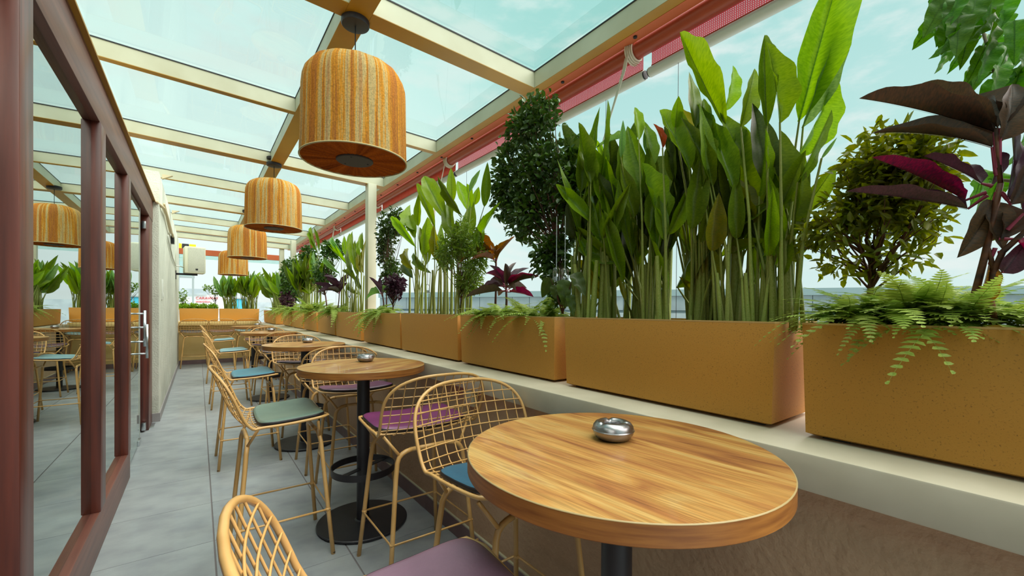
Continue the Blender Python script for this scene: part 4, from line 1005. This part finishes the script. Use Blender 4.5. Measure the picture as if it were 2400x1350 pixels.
def stool_proto():
    t = thing('bar_stool', 'x', 'stool', (0, 0, 0), 0, 'wire bar stools')
    mb = MB()
    ss = list(np.linspace(0, .72, 22))+[.72+.28*(1-math.cos(a)) if False else .72+.28*math.sin(a) for a in np.linspace(0, PI/2, 16)[1:]]
    right = [surf(hw(s), s) for s in ss]; left = [surf(-hw(s), s) for s in ss[:-1]]
    front = [surf(u, 0) for u in np.linspace(-.19, .19, 7)[1:-1]]
    loop = right + left[::-1] + front
    mb.tube(loop, .0072, 8, closed=True); build('rim', mb, 'cane_paint', t, True)
    mb = MB()
    for k in range(-5, 6):
        u = k*.046
        hi = 1.0
        for s in np.linspace(1, .72, 80):
            if hw(s) >= abs(u): hi = s; break
        mb.tube([surf(u, s) for s in np.linspace(0, hi, 20)], .0027, 5, cap=False)
    for s in np.arange(.045, .97, .062):
        w = hw(s); mb.tube([surf(u, s)+Vector((0, .003, .003)) for u in np.linspace(-w, w, 11)], .0027, 5, cap=False)
    build('wire_basket', mb, 'cane_paint', t, True)
    # cushion
    def cush(rho, th, z):
        c, s_ = math.cos(th), math.sin(th); e = .36
        u = (.247*rho)*math.copysign(abs(c)**e, c); v = rho*math.copysign(abs(s_)**e, s_)
        s = .235-.222*v; p = surf(u, s); return Vector((p.x, p.y, p.z+z))
    n = 48; rings = [(0, .037), (.5, .037), (.8, .0355), (.9, .033), (.955, .028), (.985, .022)]
    mb = MB(); vs = [cush(0, 0, .037)]; fs = []
    for (r_, z) in rings[1:]:
        vs += [cush(r_, 2*PI*k/n, z) for k in range(n)]
    for k in range(n): fs.append((0, 1+k, 1+(k+1) % n))
    for i in range(len(rings)-2):
        for k in range(n): fs.append((1+i*n+k, 1+(i+1)*n+k, 1+(i+1)*n+(k+1) % n, 1+i*n+(k+1) % n))
    mb.add(vs, fs); CU = build('cushion', mb, CUSH['sage'], t, True)
    mb = MB(); vs = []; fs = []
    for (r_, z) in [(.985, .0225), (1.0, .018), (1.0, .010), (.985, .006), (.0, .006)]: vs += [cush(r_, 2*PI*k/n, z) for k in range(n)]
    for i in range(4):
        for k in range(n): fs.append((i*n+k, (i+1)*n+k, (i+1)*n+(k+1) % n, i*n+(k+1) % n))
    mb.add(vs, fs); build('cushion_base', mb, 'cushion_piping', CU, True)
    for sy in (1, -1):
        for sx in (1, -1):
            yk = sy*.165; mb = MB(); A = Vector((sx*.232, sy*.228, .0)); K = Vector((sx*.180, yk*1.06, .60))
            pts = [A, A.lerp(K, .5), A.lerp(K, .9), K+Vector((-sx*.004, 0, .012)), K+Vector((-sx*.014, -sy*.004, .034)), K+Vector((-sx*.032, -sy*.006, .050)), K+Vector((-sx*.052, -sy*.007, .058)), Vector((sx*.10, yk, .662))]
            mb.tube(pts, .0112, 10); LG = build('leg', mb, 'cane_paint', t, True)
            mb = MB(); mb.tube([K+Vector((-sx*.020, -sy*.005, .040)), Vector((sx*.228, sy*.15 if sy > 0 else -.13, .738 if sy > 0 else .735))], .0075, 8); build('strut', mb, 'cane_paint', t, True)
            mb = MB(); mb.lathe([(0, 0), (.0105, 0), (.0105, .012), (0, .012)], 10, (A.x, A.y, 0)); build('foot_cap', mb, 'cushion_piping', LG)
        mb = MB(); mb.tube([(-.11, sy*.165, .662), (.11, sy*.165, .662)], .0108, 10); build('cross_bar', mb, 'cane_paint', t, True)
    mb = MB(); z = .245; q = .2175; mb.tube([(-q, -q+.004, z), (q, -q+.004, z), (q, q-.004, z), (-q, q-.004, z)], .0058, 8, closed=True)
    for sx in (1, -1):
        for sy in (1, -1): mb.lathe([(.0098, z-.008), (.0125, z-.008), (.0125, z+.008), (.0098, z+.008)], 12, (sx*.2108, sy*.2035, 0))
    build('footrest', mb, 'cane_paint', t, True)
    return t
P_ = stool_proto()
ST = [(.35, .665, -90, 'mauve', 'bar stool with a cane-coloured oval back at the bottom edge of the photo, mauve cushion', 'chairs'),
      (.37, 2.66, -90, 'sage', 'wire bar stool with a grey-green cushion, left of the second table'),
      (.36, 4.44, -90, 'teal', 'wire bar stool with a teal-blue cushion, left of the third table'),
      (.36, 7.05, -90, 'pale_blue', 'wire bar stool with a pale blue-grey cushion, left of the fourth table'),
      (.35, 9.5, -90, 'pale_blue', 'wire bar stool with a pale blue cushion, left of the farthest table'),
      (.935, 2.095, 0, 'magenta', 'wire bar stool with a magenta cushion, back towards the camera before the second table'),
      (.93, 1.27, 180, 'blue', 'wire bar stool with a deep blue cushion tucked under the nearest table'),
      (.95, 3.25, 180, 'violet', 'wire bar stool with a violet cushion just beyond the second table'),
      (.93, 3.92, 0, 'sky', 'wire bar stool with a light blue cushion, back to back with the violet one'),
      (.93, 5.16, 180, 'plum', 'wire bar stool with a plum-grey cushion beyond the third table'),
      (.93, 6.60, 0, 'indigo', 'wire bar stool with an indigo-grey cushion before the fourth table'),
      (.93, 7.85, 180, 'violet', 'wire bar stool with a violet cushion beyond the fourth table'),
      (.95, 9.30, 0, 'plum', 'wire bar stool with a plum cushion before the farthest table'),
      (-.075, 12.12, 0, 'navy', 'wire bar stool with a near-black cushion at the far counter beside the left wall'),
      (.455, 12.12, 0, 'brown', 'wire bar stool with a brown cushion in the middle of the far counter'),
      (.955, 12.12, 0, 'pale_blue', 'wire bar stool at the right end of the far counter, behind the farthest table')]
for i, a in enumerate(ST):
    c = P_ if i == 0 else copy_tree(P_)
    c.location = (a[0], a[1], 0); c.rotation_euler = (0, 0, R(a[2]+((i*37) % 7-3)*.6)); c['label'] = a[4]
    if a[1] > 12: c.scale = (1.07, 1.07, 1.07)
    ASSIGN = [(ch, a[3]) for ch in c.children if ch.name.startswith('cushion') and 'base' not in ch.name]
    for ch, m_ in ASSIGN: ch.material_slots[0].link = 'OBJECT'; ch.material_slots[0].material = CUSH[m_]

# ================================================================== PENDANT LAMPS
def lamp(x, y, z0, label, first=None):
    g = 'striped fabric pendant lamps'; zt = zr(x)
    if first is None:
        t = thing('pendant_lamp', label, 'lamp', (x, y, z0), 0, g)
        def wob(a, z): return 1+(.010*math.cos(14*a) if z > .40 else .004*math.cos(14*a+1))
        pr = [(.292, 0), (.291, .03), (.288, .15), (.286, .28), (.284, .38), (.279, .425), (.266, .468), (.242, .503), (.20, .528), (.15, .544), (.03, .550)]
        mb = MB(); mb.lathe(pr, 112, wob=wob); build('shade', mb, 'lamp_fabric', t, True)
        mb = MB(); mb.tube([(.291*math.cos(a), .291*math.sin(a), .0) for a in np.linspace(0, 2*PI, 72, endpoint=False)], .0045, 6, closed=True); build('bottom_trim', mb, 'lamp_rim', t, True)
        mb = MB(); n = 112
        def wz(r, a): return .002+ (.289-r)*.015 + .003*math.sin(28*a)*(r/.289)
        vs = []; fs = []
        for r in (.288, .23, .17, .10):
            vs += [(r*math.cos(2*PI*k/n), r*math.sin(2*PI*k/n), wz(r, 2*PI*k/n)) for k in range(n)]
        for i in range(3):
            for k in range(n): fs.append((i*n+k, (i+1)*n+k, (i+1)*n+(k+1) % n, i*n+(k+1) % n))
        mb.add(vs, fs); build('pleated_underside', mb, 'lamp_pleats', t, True)
        mb = MB(); mb.lathe([(0, -.004), (.098, -.004), (.102, .0), (.102, .012)], 40); CDI = build('centre_disc', mb, 'lamp_disc', t)
        for q in range(3):
            mb = MB(); mb.lathe([(0, .0), (.005, .0), (.005, .012)], 8, (.075*math.cos(q*2.09), .075*math.sin(q*2.09), -.006)); build('screw', mb, 'black_rubber', CDI)
        PROTO['l'] = t
    else:
        t = copy_tree(PROTO['l']); t.location = (x, y, z0); t['label'] = label; t.rotation_euler = (0, 0, y*1.7)
    mb = MB(); mb.tube([(0, 0, .548), (0, 0, zt-z0-.03)], .0032, 6); o = build('cord', mb, 'black_rubber', t)
    mb = MB(); mb.lathe([(0, -.034), (.05, -.034), (.074, -.030), (.078, -.024), (.078, 0), (0, 0)], 36, (0, 0, zt-z0)); o = build('ceiling_rose', mb, 'black_steel', t)
    return t
lamp(.728, 2.515, 2.205, 'nearest and largest striped pendant lamp')
lamp(.697, 5.54, 2.270, 'second striped pendant lamp from the camera', 1)
lamp(.674, 8.50, 2.215, 'third striped pendant lamp from the camera', 1)
lamp(.640, 11.55, 2.12, 'farthest and palest striped pendant lamp', 1)

# ================================================================== HANGING GLASS WEIGHTS ON CHAINS
def weight(px_, py_, x, label, zt=2.8):
    p = on_x(px_, py_, x); t = thing('chain_weight', label, 'blind weight', (p.x, p.y, p.z), 0, 'clear weights on the blind chains')
    mb = MB(); mb.lathe([(0, -.035), (.017, -.035), (.019, -.03), (.019, .03), (.012, .038), (.004, .042)], 18); build('tumbler', mb, 'clear_glass', t, True)
    mb = MB(); mb.lathe([(0, -.030), (.014, -.030), (.014, -.008), (0, -.008)], 14); build('core', mb, 'steel_bar', t)
    mb = MB(); mb.tube([(0, 0, .04), (0, 0, .30)], .0022, 5)
    for k in range(16): mb.lathe([(0, -.003), (.004, 0), (0, .003)], 6, (0, 0, .05+.016*k))
    build('ball_chain', mb, 'steel_bar', t)
weight(1304, 645, 1.47, 'left one of two clear blind-chain weights left of the second planter')
weight(1324, 648, 1.46, 'right one of two clear blind-chain weights left of the second planter')
weight(1002, 678, 1.50, 'clear blind-chain weight among the fourth planter stems')
weight(820, 692, 1.52, 'round clear weight among the stems left of the nearest column')
weight(423, 722, -.345*1, 'x') if False else None

# ================================================================== BACKGROUND
def far_dir(px_, dist):
    d = fw*F+rt*(px_-PX); d.z = 0; d.normalize(); return Vector((d.x*dist, d.y*dist))
# elevated road wall seen past the planters
A = far_dir(1150, 62); B = far_dir(2700, 62*1.12)
ax = (B-A); L = ax.length; ang = math.atan2(ax.y, ax.x)
vd = thing('viaduct_wall', 'long grey concrete road wall across the horizon behind the planters', 'wall', (A.x, A.y, 0), ang)
def vbox(name, d, m, b=0): return boxobj(name, d, m, vd, b)
vbox('coping', (-20, L+30, -.35, .6, 3.35, 4.15), 'concrete_cap'); vbox('core', (-20, L+30, .12, .5, -6, 3.35), 'concrete_dark')
for k in range(int((L+50)/2.6)):
    vbox('panel', (-20+k*2.6+.04, -20+(k+1)*2.6-.04, 0, .12, 1.55, 3.33), 'concrete')
vbox('lower_wall', (-20, L+30, -1.2, -.9, -6, 1.2), 'concrete')
gr = MB(); gr.box(-300, 500, -40, 500, -6.2, -6); o = build('ground', gr, 'asphalt'); o['kind'] = 'structure'
rn = random.Random(4)
for k in range(5):
    pos = ax.normalized()*(8+k*17)+A; nrm = Vector((ax.y, -ax.x)).normalized(); q = pos + nrm*(14 if nrm.dot(-pos) > 0 else -14)
    shrub(['grey-green scrub bush on the waste ground left of the second planter view', 'grey-green scrub bush second along the grey road wall', 'grey-green scrub bush third along the grey road wall', 'grey-green scrub bush fourth along the grey road wall', 'grey-green scrub bush at the right end of the grey road wall'][k],
          (q.x, q.y, -6), [((q.x, q.y, -2.2), (5, 5, 3.0))], 500, .9, .5, 'scrub', 70+k, .12, 'scrub bushes before the road wall', name='scrub_bush', nbr=6)
# far left: mast with sign frame, pale building with red lettering, striped awning
ms = thing('sign_mast', 'grey lattice mast carrying an empty rectangular sign frame, beyond the far planters', 'mast', (-.35, 34, -6))
boxobj('post', (-.78, -.62, -.12, .12, 0, 11.5), 'sign_grey', ms)
boxobj('sign_frame', (-1.6, .13, -.05, .05, 9.30, 9.42), 'sign_grey', ms); boxobj('sign_frame', (.05, .15, -.05, .05, 9.30, 10.6), 'sign_grey', ms); boxobj('sign_panel', (-1.6, .05, .0, .03, 9.42, 10.6), 'far_glass', ms)
boxobj('rung', (-1.6, -.62, -.04, .04, 8.7, 8.78), 'sign_grey', ms)
cnp = thing('striped_canopy', 'yellow and black striped canopy edge behind the loudspeaker', 'canopy', (-1.15, 30, 4.6))
for k in range(5):
    mb = MB(); mb.box(-.55+k*.32, -.25+k*.32, -.1, .5, .10, .38); build('stripe', mb, 'sign_yellow' if k % 2 == 0 else 'sign_black', cnp)
mb = MB(); mb.add([(-1.6, 0, -.85), (-.1, 0, -.45), (-.1, .3, -.35), (-1.6, .3, -.5), (-1.6, 0, -.5), (-.1, 0, -.35)], [(0, 1, 5, 4), (4, 5, 2, 3)]); build('lower_fascia', mb, 'sign_yellow', cnp)
boxobj('support_post', (-.75, -.6, .2, .35, -11.2, .2), 'sign_grey', cnp); boxobj('support_post', (.85, .95, .2, .35, -11.2, .2), 'sign_grey', cnp)
bd = thing('white_building', 'low white building with small red lettering beyond the far left planter', 'building', (1.0, 60, -6))
boxobj('wall', (-7.5, 1.9, 0, 10, 0, 8.95), 'sign_white', bd); boxobj('side_block', (2.0, 12, 1, 12, 0, 8.2), 'grey_building', bd)
boxobj('railing', (-7.5, 0, -.3, -.25, 8.95, 9.6), 'grey_building', bd)
for k in range(5): boxobj('window', (-6.8+k*1.1, -6.2+k*1.1, -.06, 0, 7.3, 8.0), 'sign_grey', bd)
fc = bpy.data.curves.new('lettering', 'FONT'); fc.body = 'CARAWWI\nwwotto'; fc.size = .42; fc.extrude = .02; fc.space_line = .9
tob = bpy.data.objects.new('tmp', fc); COL.objects.link(tob); dg = bpy.context.evaluated_depsgraph_get(); me = bpy.data.meshes.new_from_object(tob.evaluated_get(dg)); bpy.data.objects.remove(tob)
me.materials.clear(); lo = link('lettering', me, 'sign_red', bd); lo.rotation_euler = (R(90), 0, 0); lo.location = (-1.25, -.08, 8.42)
tb = thing('blue_sheet_shed', 'bright blue sheeted shed behind the far heliconias', 'shed', (3.15, 48, -6))
boxobj('sheet', (-.55, .55, 0, 2, 0, 8.3), 'tarp_blue', tb); boxobj('roof_edge', (-.6, .6, -.1, 2.1, 8.3, 8.4), 'sign_grey', tb)
for k in range(3): boxobj('post', (-.45+k*.4, -.40+k*.4, -.06, .0, 0, 8.3), 'sign_grey', tb)
